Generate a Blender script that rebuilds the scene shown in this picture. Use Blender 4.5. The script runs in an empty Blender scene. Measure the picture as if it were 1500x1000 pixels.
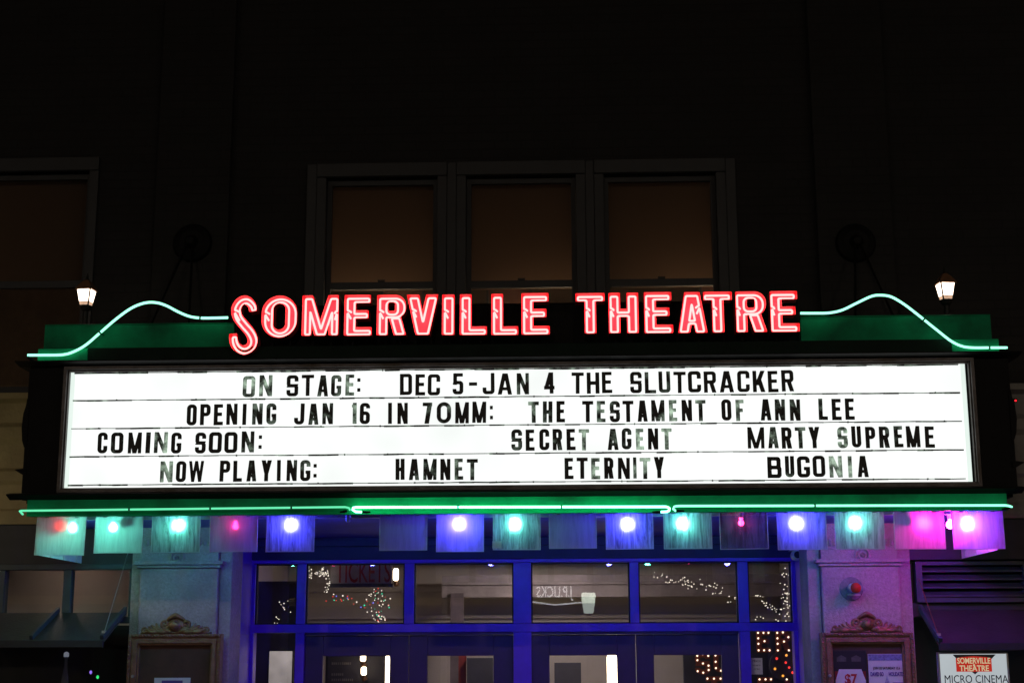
import bpy, bmesh, math, random
import numpy as np
from mathutils import Vector, Matrix
R = math.radians
random.seed(7)
SC = bpy.context.scene
COL = SC.collection

# ------------------------------------------------------------------ camera
EYE = Vector((0.0, 0.0, 1.85))
FPX = 2150.0                                   # focal length in pixels of the 1500 x 1000 photograph
PITCH, YAW, ROLL = R(12.011), R(1.9916), R(-0.182)
_f = Vector((-math.sin(YAW) * math.cos(PITCH), math.cos(YAW) * math.cos(PITCH), math.sin(PITCH)))
_r = Vector((math.cos(YAW), math.sin(YAW), 0))
_u = _r.cross(_f)
CR = _r * math.cos(ROLL) + _u * math.sin(ROLL)
CU = CR.cross(_f)
cam = bpy.data.cameras.new('camera')
cam.sensor_width = 36.0
cam.lens = FPX / 1500 * 36
cam.clip_end = 400
cam.clip_start = 0.1
cam_ob = bpy.data.objects.new('camera', cam)
COL.objects.link(cam_ob)
M = Matrix((CR, CU, -_f)).transposed().to_4x4()
M.translation = EYE
cam_ob.matrix_world = M
SC.camera = cam_ob

# ------------------------------------------------------------------ world, exposure
w = bpy.data.worlds.new('World')
SC.world = w
w.use_nodes = True
bg = w.node_tree.nodes['Background']
sky = w.node_tree.nodes.new('ShaderNodeTexSky')
sky.sky_type = 'NISHITA'
sky.sun_disc = False
sky.sun_elevation = R(-8)
sky.sun_rotation = R(200)
mixw = w.node_tree.nodes.new('ShaderNodeMix'); mixw.data_type = 'RGBA'
mixw.inputs[0].default_value = 0.5
mixw.inputs[7].default_value = (0.30, 0.25, 0.20, 1)          # sodium glow of the town on the cloud
w.node_tree.links.new(sky.outputs[0], mixw.inputs[6])
w.node_tree.links.new(mixw.outputs[2], bg.inputs[0])
bg.inputs[1].default_value = 0.06
vs = SC.view_settings
vs.view_transform = 'Standard'
vs.look = 'None'
vs.exposure = 0.0
vs.gamma = 1.0
vs.use_curve_mapping = False
try:
    SC.cycles.sample_clamp_indirect = 4.0
    SC.cycles.use_light_tree = True
    SC.cycles.caustics_reflective = False
    SC.cycles.caustics_refractive = False
    SC.cycles.transparent_max_bounces = 24
except Exception:
    pass

# depth planes (metres in front of the eye)
YS = 10.52        # lit face of the board
YP = 10.58        # hanging panels
YB = 10.642        # bulbs behind them
YW = 11.74        # upper wall and pier faces
YD = 12.93        # doors


def P(px, py, Y):
    d = CR * ((px - 750) / FPX) - CU * ((py - 500) / FPX) + _f
    return EYE + d * (Y / d.y)


def rect(x0, y0, x1, y1, Y):
    ym, xm = (y0 + y1) / 2, (x0 + x1) / 2
    return P(x0, ym, Y).x, P(x1, ym, Y).x, P(xm, y1, Y).z, P(xm, y0, Y).z


# ------------------------------------------------------------------ materials
def newmat(name):
    m = bpy.data.materials.new(name)
    m.use_nodes = True
    nt = m.node_tree
    return m, nt, nt.nodes['Principled BSDF'], nt.nodes['Material Output']


def mat(name, col, rough=0.6, metal=0.0, var=0.25, scale=6.0, bump=0.0, bscale=60.0, spec=0.5, dirt=None, dscale=1.5):
    m, nt, b, out = newmat(name)
    N, L = nt.nodes, nt.links
    tc = N.new('ShaderNodeTexCoord')
    n = N.new('ShaderNodeTexNoise')
    n.inputs['Scale'].default_value = scale
    n.inputs['Detail'].default_value = 6
    n.inputs['Roughness'].default_value = 0.65
    L.new(tc.outputs['Object'], n.inputs['Vector'])
    r = N.new('ShaderNodeMapRange')
    r.inputs[1].default_value = 0.3
    r.inputs[2].default_value = 0.7
    r.inputs[3].default_value = 1 - var
    r.inputs[4].default_value = 1 + var
    L.new(n.outputs[0], r.inputs[0])
    mx = N.new('ShaderNodeMix'); mx.data_type = 'RGBA'; mx.blend_type = 'MULTIPLY'
    mx.inputs[0].default_value = 1
    mx.inputs[6].default_value = (*col, 1)
    L.new(r.outputs[0], mx.inputs[7])
    last = mx.outputs[2]
    if dirt:
        n2 = N.new('ShaderNodeTexNoise'); n2.inputs['Scale'].default_value = dscale; n2.inputs['Detail'].default_value = 8
        L.new(tc.outputs['Object'], n2.inputs['Vector'])
        cr = N.new('ShaderNodeValToRGB'); cr.color_ramp.elements[0].position = 0.5; cr.color_ramp.elements[1].position = 0.72
        L.new(n2.outputs[0], cr.inputs[0])
        mx2 = N.new('ShaderNodeMix'); mx2.data_type = 'RGBA'
        L.new(cr.outputs[0], mx2.inputs[0]); L.new(last, mx2.inputs[6]); mx2.inputs[7].default_value = (*dirt, 1)
        last = mx2.outputs[2]
    L.new(last, b.inputs['Base Color'])
    b.inputs['Roughness'].default_value = rough
    b.inputs['Metallic'].default_value = metal
    b.inputs['Specular IOR Level'].default_value = spec
    if bump:
        n3 = N.new('ShaderNodeTexNoise'); n3.inputs['Scale'].default_value = bscale; n3.inputs['Detail'].default_value = 4
        L.new(tc.outputs['Object'], n3.inputs['Vector'])
        bp = N.new('ShaderNodeBump'); bp.inputs['Strength'].default_value = bump; bp.inputs['Distance'].default_value = 0.02
        L.new(n3.outputs[0], bp.inputs['Height']); L.new(bp.outputs[0], b.inputs['Normal'])
    return m


def emit(name, col, k, sample=True, var=0.0, scale=3.0):
    m, nt, b, out = newmat(name)
    nt.nodes.remove(b)
    e = nt.nodes.new('ShaderNodeEmission')
    e.inputs[0].default_value = (*col, 1)
    e.inputs[1].default_value = k
    if var:
        n = nt.nodes.new('ShaderNodeTexNoise'); n.inputs['Scale'].default_value = scale
        r = nt.nodes.new('ShaderNodeMapRange'); r.inputs[1].default_value = .3; r.inputs[2].default_value = .7
        r.inputs[3].default_value = k * (1 - var); r.inputs[4].default_value = k * (1 + var)
        tc = nt.nodes.new('ShaderNodeTexCoord')
        nt.links.new(tc.outputs['Object'], n.inputs['Vector'])
        nt.links.new(n.outputs[0], r.inputs[0]); nt.links.new(r.outputs[0], e.inputs[1])
    nt.links.new(e.outputs[0], out.inputs[0])
    if not sample:
        m.cycles.emission_sampling = 'NONE'
    return m


def glass(name, tint=(0.9, 0.9, 0.9), refl=0.08, frost=0.0, frost_col=(0.8, 0.8, 0.8), streak=0.0, rough=0.0, blur=0.0):
    """thin sheet: clear part lets everything through, frosted part scatters the light that falls on it from either side"""
    m, nt, b, out = newmat(name)
    N, L = nt.nodes, nt.links
    N.remove(b)
    t = N.new('ShaderNodeBsdfTransparent'); t.inputs[0].default_value = (*tint, 1)
    if blur:
        t = N.new('ShaderNodeBsdfRefraction'); t.inputs[0].default_value = (*tint, 1); t.inputs['IOR'].default_value = 1.75; t.inputs['Roughness'].default_value = blur
    g = N.new('ShaderNodeBsdfGlossy'); g.inputs['Roughness'].default_value = rough
    last = t.outputs[0]
    if frost > 0:
        tr = N.new('ShaderNodeBsdfTranslucent'); tr.inputs[0].default_value = (*frost_col, 1)
        df = N.new('ShaderNodeBsdfDiffuse'); df.inputs[0].default_value = (*frost_col, 1)
        ms = N.new('ShaderNodeMixShader'); ms.inputs[0].default_value = 0.3
        L.new(tr.outputs[0], ms.inputs[1]); L.new(df.outputs[0], ms.inputs[2])
        m2 = N.new('ShaderNodeMixShader'); m2.inputs[0].default_value = frost
        L.new(last, m2.inputs[1]); L.new(ms.outputs[0], m2.inputs[2])
        if streak:                               # run-down dirt on the sheet
            tc = N.new('ShaderNodeTexCoord'); oi = N.new('ShaderNodeObjectInfo')
            ad = N.new('ShaderNodeVectorMath'); ad.operation = 'ADD'
            cb = N.new('ShaderNodeCombineXYZ')
            mul = N.new('ShaderNodeMath'); mul.operation = 'MULTIPLY'; mul.inputs[1].default_value = 57.0
            L.new(oi.outputs['Random'], mul.inputs[0]); L.new(mul.outputs[0], cb.inputs[0]); L.new(mul.outputs[0], cb.inputs[2])
            mp = N.new('ShaderNodeMapping'); mp.inputs['Scale'].default_value = (22, 8, 2.2)
            L.new(tc.outputs['Object'], ad.inputs[0]); L.new(cb.outputs[0], ad.inputs[1])
            L.new(ad.outputs[0], mp.inputs[0])
            n = N.new('ShaderNodeTexNoise'); n.inputs['Scale'].default_value = 1.5; n.inputs['Detail'].default_value = 9; n.inputs['Roughness'].default_value = .72
            n.inputs['Distortion'].default_value = 0.8
            L.new(mp.outputs[0], n.inputs['Vector'])
            r = N.new('ShaderNodeMapRange'); r.inputs[1].default_value = .36; r.inputs[2].default_value = .60
            r.inputs[3].default_value = 1 - streak; r.inputs[4].default_value = 1
            L.new(n.outputs[0], r.inputs[0])
            for node, c in ((tr, frost_col), (df, frost_col), (t, tint)):
                q = N.new('ShaderNodeMix'); q.data_type = 'RGBA'; q.blend_type = 'MULTIPLY'; q.inputs[0].default_value = 1
                q.inputs[6].default_value = (*c, 1); L.new(r.outputs[0], q.inputs[7]); L.new(q.outputs[2], node.inputs[0])
        last = m2.outputs[0]
    lw = N.new('ShaderNodeFresnel'); lw.inputs[0].default_value = 1.45
    mm = N.new('ShaderNodeMath'); mm.operation = 'MULTIPLY'; mm.inputs[1].default_value = refl / 0.034
    mm.use_clamp = True
    ge = N.new('ShaderNodeNewGeometry'); inv = N.new('ShaderNodeMath'); inv.operation = 'SUBTRACT'; inv.inputs[0].default_value = 1.0
    L.new(ge.outputs['Backfacing'], inv.inputs[1])
    fm = N.new('ShaderNodeMath'); fm.operation = 'MULTIPLY'
    L.new(lw.outputs[0], fm.inputs[0]); L.new(inv.outputs[0], fm.inputs[1]); L.new(fm.outputs[0], mm.inputs[0])
    m3 = N.new('ShaderNodeMixShader')
    L.new(mm.outputs[0], m3.inputs[0]); L.new(last, m3.inputs[1]); L.new(g.outputs[0], m3.inputs[2])
    L.new(m3.outputs[0], out.inputs[0])
    return m


def brick(name, c1, c2, mortar, scale=1.0):
    m, nt, b, out = newmat(name)
    N, L = nt.nodes, nt.links
    tc = N.new('ShaderNodeTexCoord')
    mp = N.new('ShaderNodeMapping'); mp.inputs['Rotation'].default_value = (R(-90), 0, 0)
    br = N.new('ShaderNodeTexBrick')
    br.inputs['Color1'].default_value = (*c1, 1); br.inputs['Color2'].default_value = (*c2, 1); br.inputs['Mortar'].default_value = (*mortar, 1)
    br.inputs['Scale'].default_value = scale
    br.inputs['Brick Width'].default_value = .22; br.inputs['Row Height'].default_value = .075; br.inputs['Mortar Size'].default_value = .008
    L.new(tc.outputs['Object'], mp.inputs[0]); L.new(mp.outputs[0], br.inputs['Vector'])
    n = N.new('ShaderNodeTexNoise'); n.inputs['Scale'].default_value = 2.5; n.inputs['Detail'].default_value = 6
    L.new(tc.outputs['Object'], n.inputs['Vector'])
    mx = N.new('ShaderNodeMix'); mx.data_type = 'RGBA'; mx.blend_type = 'MULTIPLY'; mx.inputs[0].default_value = .6
    L.new(br.outputs[0], mx.inputs[6]); L.new(n.outputs[0], mx.inputs[7])
    L.new(mx.outputs[2], b.inputs['Base Color'])
    b.inputs['Roughness'].default_value = .85
    bp = N.new('ShaderNodeBump'); bp.inputs['Strength'].default_value = .5; bp.inputs['Distance'].default_value = .01
    L.new(br.outputs['Fac'], bp.inputs['Height']); bp.invert = True
    L.new(bp.outputs[0], b.inputs['Normal'])
    return m


def letter_mat(name, lo, hi, col=(0.006, 0.007, 0.006)):
    """black plastic changeable letter; where the ink has worn the lit face shows through"""
    m, nt, b, out = newmat(name)
    N, L = nt.nodes, nt.links
    b.inputs['Base Color'].default_value = (*col, 1); b.inputs['Roughness'].default_value = .5
    tc = N.new('ShaderNodeTexCoord'); oi = N.new('ShaderNodeObjectInfo')
    cb = N.new('ShaderNodeCombineXYZ'); ad = N.new('ShaderNodeVectorMath'); ad.operation = 'ADD'
    mul = N.new('ShaderNodeMath'); mul.operation = 'MULTIPLY'; mul.inputs[1].default_value = 91.0
    L.new(oi.outputs['Random'], mul.inputs[0])
    for i in range(3): L.new(mul.outputs[0], cb.inputs[i])
    L.new(tc.outputs['Object'], ad.inputs[0]); L.new(cb.outputs[0], ad.inputs[1])
    n1 = N.new('ShaderNodeTexNoise'); n1.inputs['Scale'].default_value = 13; n1.inputs['Detail'].default_value = 3
    n2 = N.new('ShaderNodeTexNoise'); n2.inputs['Scale'].default_value = 130; n2.inputs['Detail'].default_value = 6; n2.inputs['Roughness'].default_value = .7
    L.new(ad.outputs[0], n1.inputs['Vector']); L.new(ad.outputs[0], n2.inputs['Vector'])
    av = N.new('ShaderNodeMath'); av.operation = 'MULTIPLY_ADD'; av.inputs[1].default_value = .45
    L.new(n2.outputs[0], av.inputs[0]); L.new(n1.outputs[0], av.inputs[2])
    r = N.new('ShaderNodeMapRange'); r.inputs[1].default_value = .55; r.inputs[2].default_value = .92
    r.inputs[3].default_value = lo; r.inputs[4].default_value = hi
    L.new(av.outputs[0], r.inputs[0])
    t = N.new('ShaderNodeBsdfTransparent'); t.inputs[0].default_value = (.80, .90, .80, 1)
    ms = N.new('ShaderNodeMixShader')
    L.new(r.outputs[0], ms.inputs[0]); L.new(b.outputs[0], ms.inputs[1]); L.new(t.outputs[0], ms.inputs[2])
    L.new(ms.outputs[0], out.inputs[0])
    return m


MT = {}
MT['black'] = mat('black_paint', (0.004, 0.004, 0.004), .6, var=.4, scale=9, bump=.1, spec=.15)
MT['board_frame'] = mat('board_frame_metal', (0.11, 0.10, 0.10), .45, .3, var=.35, scale=14, bump=.15, dirt=(0.05, .035, .02), dscale=4)
MT['green_paint'] = mat('green_painted_sheet', (0.003, 0.34, 0.15), .5, spec=.12, var=.25, scale=3, bump=.06, bscale=14, dirt=(.01, .12, .06), dscale=2.5)
MT['crest_green'] = mat('green_crest_sheet', (0.003, 0.24, 0.105), .5, spec=.1, var=.3, scale=4, bump=.08, bscale=12, dirt=(.004, .09, .045), dscale=3)
MT['green_dark'] = mat('green_trim', (0.003, 0.014, 0.008), .55, spec=.12, var=.3)
MT['red_back'] = mat('red_letter_enamel', (0.85, 0.19, 0.33), .4, var=.08)
MT['red_side'] = mat('red_letter_return', (0.85, 0.09, 0.12), .4, var=.15)
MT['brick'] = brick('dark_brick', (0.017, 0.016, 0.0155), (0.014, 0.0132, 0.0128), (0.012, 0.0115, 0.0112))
MT['stone'] = mat('cream_painted_stone', (0.33, 0.27, 0.125), .75, var=.2, scale=5, bump=.3, bscale=30, dirt=(.25, .19, .09))
MT['stone_grey'] = mat('grey_painted_stone', (0.22, 0.21, 0.19), .75, var=.2, scale=5, bump=.3, bscale=30)  # greyer tone for the right part of the belt course
MT['concrete'] = mat('limestone', (0.41, 0.295, 0.295), .85, var=.24, scale=42, bump=.5, bscale=90, dirt=(.27, .19, .19), dscale=2.2)
MT['trim'] = mat('window_trim_paint', (0.026, 0.028, 0.030), .6, var=.15)
MT['blue_paint'] = mat('cobalt_paint', (0.15, 0.035, 0.66), .38, var=.12, scale=8, bump=.06, bscale=25)
MT['door_paint'] = mat('dark_violet_door_paint', (0.045, 0.012, 0.085), .4, var=.2)
MT['header'] = mat('dark_navy_paint', (0.02, 0.018, 0.08), .6, var=.2)
MT['soffit'] = mat('soffit_paint', (0.11, 0.08, 0.5), .6, var=.2, scale=4)
MT['teal_frame'] = mat('grey_green_frame_paint', (0.042, 0.056, 0.066), .55, var=.2)
MT['dark_panel'] = mat('charcoal_panel', (0.02, 0.02, 0.024), .6, var=.3)
MT['awning'] = mat('awning_sheet', (0.042, 0.038, 0.036), .55, var=.3, scale=5, bump=.2)
MT['steel'] = mat('galvanised_steel', (0.45, 0.45, 0.45), .4, .8, var=.2)
MT['gilt'] = mat('bronze_gilt', (0.24, 0.115, 0.055), .42, .35, var=.35, scale=20, bump=.2)
MT['gilt_side'] = mat('carved_wood_frame', (0.23, 0.105, 0.06), .5, .15, var=.3, scale=14, bump=.4, bscale=40)
MT['felt'] = mat('brown_felt', (0.10, 0.045, 0.03), .95, var=.2)
MT['iron'] = mat('black_iron', (0.012, 0.012, 0.012), .5, .3, var=.2)
MT['beige'] = mat('lobby_plaster', (0.46, 0.405, 0.385), .85, var=.1, scale=2)
MT['lobby_dark'] = mat('lobby_dark_panel', (0.035, 0.033, 0.05), .6, var=.2)
MT['paper'] = mat('white_paper', (0.75, 0.73, 0.74), .7, var=.06)
MT['ink'] = mat('black_ink', (0.015, 0.015, 0.02), .7, var=.1)
MT['red_ink'] = mat('red_ink', (0.55, 0.02, 0.03), .6, var=.1)
MT['purple_ink'] = mat('purple_ink', (0.12, 0.06, 0.30), .6, var=.1)
MT['gold_ink'] = mat('gold_ink', (0.70, 0.55, 0.30), .5, var=.1)
MT['blind'] = None
MT['asphalt'] = mat('asphalt', (0.05, 0.05, 0.052), .9, var=.25, scale=3, bump=.4)
MT['pave'] = mat('pavement_concrete', (0.26, 0.25, 0.24), .9, var=.2, bump=.3)
MT['street_lens'] = emit('street_light_lens', (1, .80, .64), 860)
MT['clear'] = glass('window_glass', (0.9, 0.9, 0.9), .085)
MT['case_glass'] = glass('case_glass', (.985, .985, .985), .03)
MT['dim_glass'] = glass('upper_window_glass', (0.85, 0.85, 0.85), .06)
MT['rail'] = letter_mat('letter_rail_plastic', -.2, .6, (.02, .022, .02))
MT['socket'] = mat('socket_ceramic', (0.45, 0.45, 0.45), .4, var=.1)
MT['offbulb'] = mat('dead_bulb_glass', (0.18, 0.24, 0.24), .15, var=.2)
MT['redbulb'] = mat('red_bulb_glass', (0.62, 0.05, 0.02), .12, var=.2)
MT['letter0'] = letter_mat('letter_black', -.25, .07)
MT['letter1'] = letter_mat('letter_scuffed', -.22, .42)
MT['letter2'] = letter_mat('letter_worn', .0, .85)
MT['face'] = emit('backlit_face', (0.965, 1.0, 0.975), 1.07, var=.09, scale=1.6)
MT['face_edge'] = emit('backlit_face_margin', (0.88, 1.0, 0.93), .93, var=.03)  # dimmer, greener emission stands in for the less lit ends of the face
MT['neon_red'] = emit('neon_red', (1.0, 0.10, 0.095), 8.6)
MT['neon_green'] = emit('neon_green', (0.30, 1.0, 0.66), 2.1)
MT['neon_green_mid'] = emit('neon_green_right', (0.2, 1.0, 0.55), 2.5)
MT['neon_green_hot'] = emit('neon_green_bright', (0.17, 1.0, 0.50), 9.0)
MT['neon_green_dim'] = emit('neon_green_soft', (0.16, 1.0, 0.52), .95)

# ------------------------------------------------------------------ mesh building
class MB:
    def __init__(s):
        s.v, s.f, s.m = [], [], []

    def add(s, v, f, m=0):
        o = len(s.v)
        s.v += [tuple(a) for a in v]
        s.f += [tuple(i + o for i in q) for q in f]
        s.m += [m] * len(f)
        return s

    def box(s, x0, x1, y0, y1, z0, z1, m=0):
        v = [(x, y, z) for x in (x0, x1) for y in (y0, y1) for z in (z0, z1)]
        return s.add(v, [(0, 1, 3, 2), (4, 6, 7, 5), (0, 4, 5, 1), (2, 3, 7, 6), (0, 2, 6, 4), (1, 5, 7, 3)], m)

    def prism(s, poly, y0, y1, m=0):          # polygon in XZ pushed along Y
        n = len(poly)
        v = [(x, y0, z) for x, z in poly] + [(x, y1, z) for x, z in poly]
        f = [tuple(range(n)), tuple(range(2 * n - 1, n - 1, -1))]
        f += [(i, i + n, (i + 1) % n + n, (i + 1) % n) for i in range(n)]
        return s.add(v, f, m)

    def xprism(s, poly, x0, x1, m=0):         # polygon in YZ pushed along X
        n = len(poly)
        v = [(x0, y, z) for y, z in poly] + [(x1, y, z) for y, z in poly]
        f = [tuple(range(n)), tuple(range(2 * n - 1, n - 1, -1))]
        f += [(i, i + n, (i + 1) % n + n, (i + 1) % n) for i in range(n)]
        return s.add(v, f, m)

    def tube(s, pts, r, n=8, m=0, closed=False):
        pts = [Vector(p) for p in pts]
        k = len(pts)
        rr = r if hasattr(r, '__len__') else [r] * k
        rings = []
        up = None
        for i, p in enumerate(pts):
            a = pts[i - 1] if (i or closed) else p
            b = pts[(i + 1) % k] if (i < k - 1 or closed) else p
            t = (b - a).normalized()
            if up is None:
                up = Vector((0, 1, 0)) if abs(t.y) < .9 else Vector((1, 0, 0))
            up = (up - t * up.dot(t))
            if up.length < 1e-5: up = t.orthogonal()
            up.normalize()
            sd = t.cross(up)
            rings.append([p + (up * math.cos(2 * math.pi * j / n) + sd * math.sin(2 * math.pi * j / n)) * rr[i] for j in range(n)])
        v = [q for ring in rings for q in ring]
        f = []
        for i in range(k if closed else k - 1):
            i2 = (i + 1) % k
            for j in range(n):
                j2 = (j + 1) % n
                f.append((i * n + j, i * n + j2, i2 * n + j2, i2 * n + j))
        if not closed:
            f.append(tuple(range(n - 1, -1, -1))); f.append(tuple(range((k - 1) * n, k * n)))
        return s.add(v, f, m)

    def lathe(s, prof, c=(0, 0, 0), n=16, m=0, axis='z', off=0.0):   # profile (radius, height)
        c = Vector(c)
        v, f = [], []
        for r, h in prof:
            for j in range(n):
                a = 2 * math.pi * j / n + off
                if axis == 'z': v.append(c + Vector((r * math.cos(a), r * math.sin(a), h)))
                else: v.append(c + Vector((r * math.cos(a), h, r * math.sin(a))))
        k = len(prof)
        for i in range(k - 1):
            for j in range(n):
                j2 = (j + 1) % n
                f.append((i * n + j, i * n + j2, (i + 1) * n + j2, (i + 1) * n + j))
        f.append(tuple(range(n - 1, -1, -1))); f.append(tuple(range((k - 1) * n, k * n)))
        return s.add(v, f, m)

    def build(s, name, mats, parent=None, smooth=False, bevel=0, loc=None):
        me = bpy.data.meshes.new(name)
        me.from_pydata(s.v, [], s.f)
        bm = bmesh.new(); bm.from_mesh(me)
        bmesh.ops.recalc_face_normals(bm, faces=bm.faces)
        bm.to_mesh(me); bm.free()
        for x in (mats if isinstance(mats, (list, tuple)) else [mats]): me.materials.append(x)
        for p, mi in zip(me.polygons, s.m): p.material_index = mi
        if smooth:
            for p in me.polygons: p.use_smooth = True
        return link(name, me, parent, bevel, loc)


def link(name, me, parent=None, bevel=0, loc=None):
    o = bpy.data.objects.new(name, me)
    COL.objects.link(o)
    if loc is not None: o.location = loc
    if parent is not None:
        o.parent = parent
        o.matrix_parent_inverse = Matrix.Translation(parent_world(parent)).inverted()
    if bevel:
        b = o.modifiers.new('bevel', 'BEVEL'); b.width = bevel; b.segments = 2; b.limit_method = 'ANGLE'; b.angle_limit = R(40)
    return o


def parent_world(p):
    return WORLD_LOC.get(p.name, Vector((0, 0, 0)))


WORLD_LOC = {}


def thing(name, label, cat, loc=(0, 0, 0), group=None):
    o = bpy.data.objects.new(name, None)
    o.empty_display_size = .1
    COL.objects.link(o)
    o.location = loc
    WORLD_LOC[o.name] = Vector(loc)
    tag(o, label, cat, group)
    return o


def tag(o, label, cat, group=None):
    o['label'] = label; o['category'] = cat
    if group: o['group'] = group
    return o


def struct(o):
    o['kind'] = 'structure'
    return o


def text_mesh(name, s, size, m, parent, x, Y, z, align='CENTER', sx=1.0, bold=0.0, depth=.001, shear=0, rot=0):
    cu = bpy.data.curves.new(name, 'FONT')
    cu.body = s; cu.size = size; cu.align_x = align; cu.extrude = depth; cu.offset = bold; cu.shear = shear
    cu.resolution_u = 3
    t = bpy.data.objects.new('tmp', cu); COL.objects.link(t)
    dg = bpy.context.evaluated_depsgraph_get()
    me = bpy.data.meshes.new_from_object(t.evaluated_get(dg))
    bpy.data.objects.remove(t)
    me.transform(Matrix.Translation((x, Y, z)) @ Matrix.Rotation(rot, 4, 'Y') @ Matrix.Rotation(R(90), 4, 'X') @ Matrix.Diagonal((sx, 1, 1, 1)))
    me.materials.clear(); me.materials.append(m)
    return link(name, me, parent)


# ------------------------------------------------------------------ letter shapes as signed distances
def sd_box(X, Y, x0, y0, x1, y1):
    cx, cy, hx, hy = (x0 + x1) / 2, (y0 + y1) / 2, (x1 - x0) / 2, (y1 - y0) / 2
    qx, qy = np.abs(X - cx) - hx, np.abs(Y - cy) - hy
    return np.hypot(np.maximum(qx, 0), np.maximum(qy, 0)) + np.minimum(np.maximum(qx, qy), 0)


def sd_rbox(X, Y, x0, y0, x1, y1, r):
    r = max(1e-4, min(r, (x1 - x0) / 2 - 1e-4, (y1 - y0) / 2 - 1e-4))
    return sd_box(X, Y, x0 + r, y0 + r, x1 - r, y1 - r) - r


def glyph_sdf(c, X, Y, w, t, tb, r):
    U = lambda *a: np.minimum.reduce(a)
    B = lambda x0, y0, x1, y1: sd_box(X, Y, x0, y0, x1, y1)
    def ring(x0, y0, x1, y1, rr=None):
        rr = r if rr is None else rr
        return np.maximum(sd_rbox(X, Y, x0, y0, x1, y1, rr), -sd_rbox(X, Y, x0 + t, y0 + tb, x1 - t, y1 - tb, max(rr - (t + tb) / 2, .03)))
    cut = lambda a, b: np.maximum(a, -b)
    def D(xb, yb, xt, yt, th):                # slanted bar: left edge xb at yb, xt at yt, horizontal width th
        s = (xt - xb) / (yt - yb)
        xm = xb + (Y - yb) * s + th / 2
        d = (np.abs(X - xm) - th / 2) / math.sqrt(1 + s * s)
        return np.maximum(d, np.maximum(yb - Y, Y - yt))
    if c in 'O0': return ring(0, 0, w, 1)
    if c == 'I': return B(0, 0, w, 1)
    if c == 'L': return U(B(0, 0, t, 1), B(0, 0, w, tb))
    if c == 'T': return U(B(0, 1 - tb, w, 1), B(w / 2 - t / 2, 0, w / 2 + t / 2, 1))
    if c == 'H': return U(B(0, 0, t, 1), B(w - t, 0, w, 1), B(0, .5 - tb / 2, w, .5 + tb / 2))
    if c == 'E': return U(B(0, 0, t, 1), B(0, 0, w, tb), B(0, .52 - tb / 2, w * .88, .52 + tb / 2), B(0, 1 - tb, w * .96, 1))
    if c == 'F': return U(B(0, 0, t, 1), B(0, .5 - tb / 2, w * .86, .5 + tb / 2), B(0, 1 - tb, w, 1))
    if c == 'D': return U(ring(0, 0, w, 1), B(0, 0, t, 1), cut(B(0, 0, w / 2, 1), B(t, tb, w, 1 - tb)))
    if c == 'B': return U(ring(0, .5 - tb / 2, w * .95, 1, r * .8), ring(0, 0, w, .5 + tb / 2, r * .8), B(0, 0, t, 1), B(0, 0, w * .5, tb), B(0, 1 - tb, w * .5, 1))
    if c == 'C': return cut(ring(0, 0, w, 1), B(w / 2, .36, w + 1, .64))
    if c == 'G': return U(cut(ring(0, 0, w, 1), B(w / 2, .30, w + 1, .68)), B(w - t, .2, w, .5), B(w * .52, .5 - tb * .9, w, .5))
    if c == 'J': return cut(np.maximum(ring(0, 0, w, 1.8), Y - 1), B(-1, .32, w / 2, 2))
    if c == 'U': return np.maximum(ring(0, 0, w, 1.8), Y - 1)
    if c == 'P': return U(ring(0, .42, w, 1), B(0, 0, t, 1), B(0, 1 - tb, w / 2, 1), B(0, .42, w / 2, .42 + tb))
    if c == 'R': return U(ring(0, .42, w, 1), B(0, 0, t, 1), B(0, 1 - tb, w / 2, 1), B(0, .42, w / 2, .42 + tb), D(w - 1.1 * t, 0, w * .5 - .3 * t, .5, 1.12 * t))
    if c == 'S': return U(cut(ring(0, .5 - tb / 2, w, 1), B(w / 2, .5 + tb / 2, w + 1, .70)), cut(ring(0, 0, w, .5 + tb / 2), B(-1, .30, w / 2, .5 - tb / 2)))
    if c == 'A': return U(D(0, 0, w / 2 - .72 * t, 1, 1.1 * t), D(w - 1.1 * t, 0, w / 2 - .38 * t, 1, 1.1 * t), B(w * .2, .2, w * .8, .2 + tb * .9))
    if c == 'V': return U(D(w / 2 - .65 * t, 0, 0, 1, 1.15 * t), D(w / 2 - .5 * t, 0, w - 1.15 * t, 1, 1.15 * t))
    if c == 'N': return U(B(0, 0, t, 1), B(w - t, 0, w, 1), D(w - 1.15 * t, 0, 0, 1, 1.15 * t))
    if c == 'M': return U(B(0, 0, t, 1), B(w - t, 0, w, 1), D(w / 2 - .6 * t, 0, 0, 1, 1.1 * t), D(w / 2 - .5 * t, 0, w - 1.1 * t, 1, 1.1 * t))
    if c == 'W':
        q = .95 * t
        return U(D(w * .27 - q / 2, 0, 0, 1, q), D(w * .27 - q / 2, 0, w / 2 - q / 2, 1, q), D(w * .73 - q / 2, 0, w / 2 - q / 2, 1, q), D(w * .73 - q / 2, 0, w - q, 1, q))
    if c == 'Y': return U(D(w / 2 - .55 * t, .38, 0, 1, 1.1 * t), D(w / 2 - .55 * t, .38, w - 1.1 * t, 1, 1.1 * t), B(w / 2 - t / 2, 0, w / 2 + t / 2, .42))
    if c == 'K': return U(B(0, 0, t, 1), D(t * .5, .32, w - 1.15 * t, 1, 1.15 * t), D(w - 1.15 * t, 0, w * .42 - .3 * t, .62, 1.15 * t))
    if c == '1': return U(B(w - t, 0, w, 1), B(0, .78, w - t / 2, .78 + tb * .75))
    if c == '4': return U(B(w - 1.3 * t, 0, w - .3 * t, 1), B(0, .2, w, .2 + tb), D(0, .25, w - 1.5 * t, 1, 1.1 * t))
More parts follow.
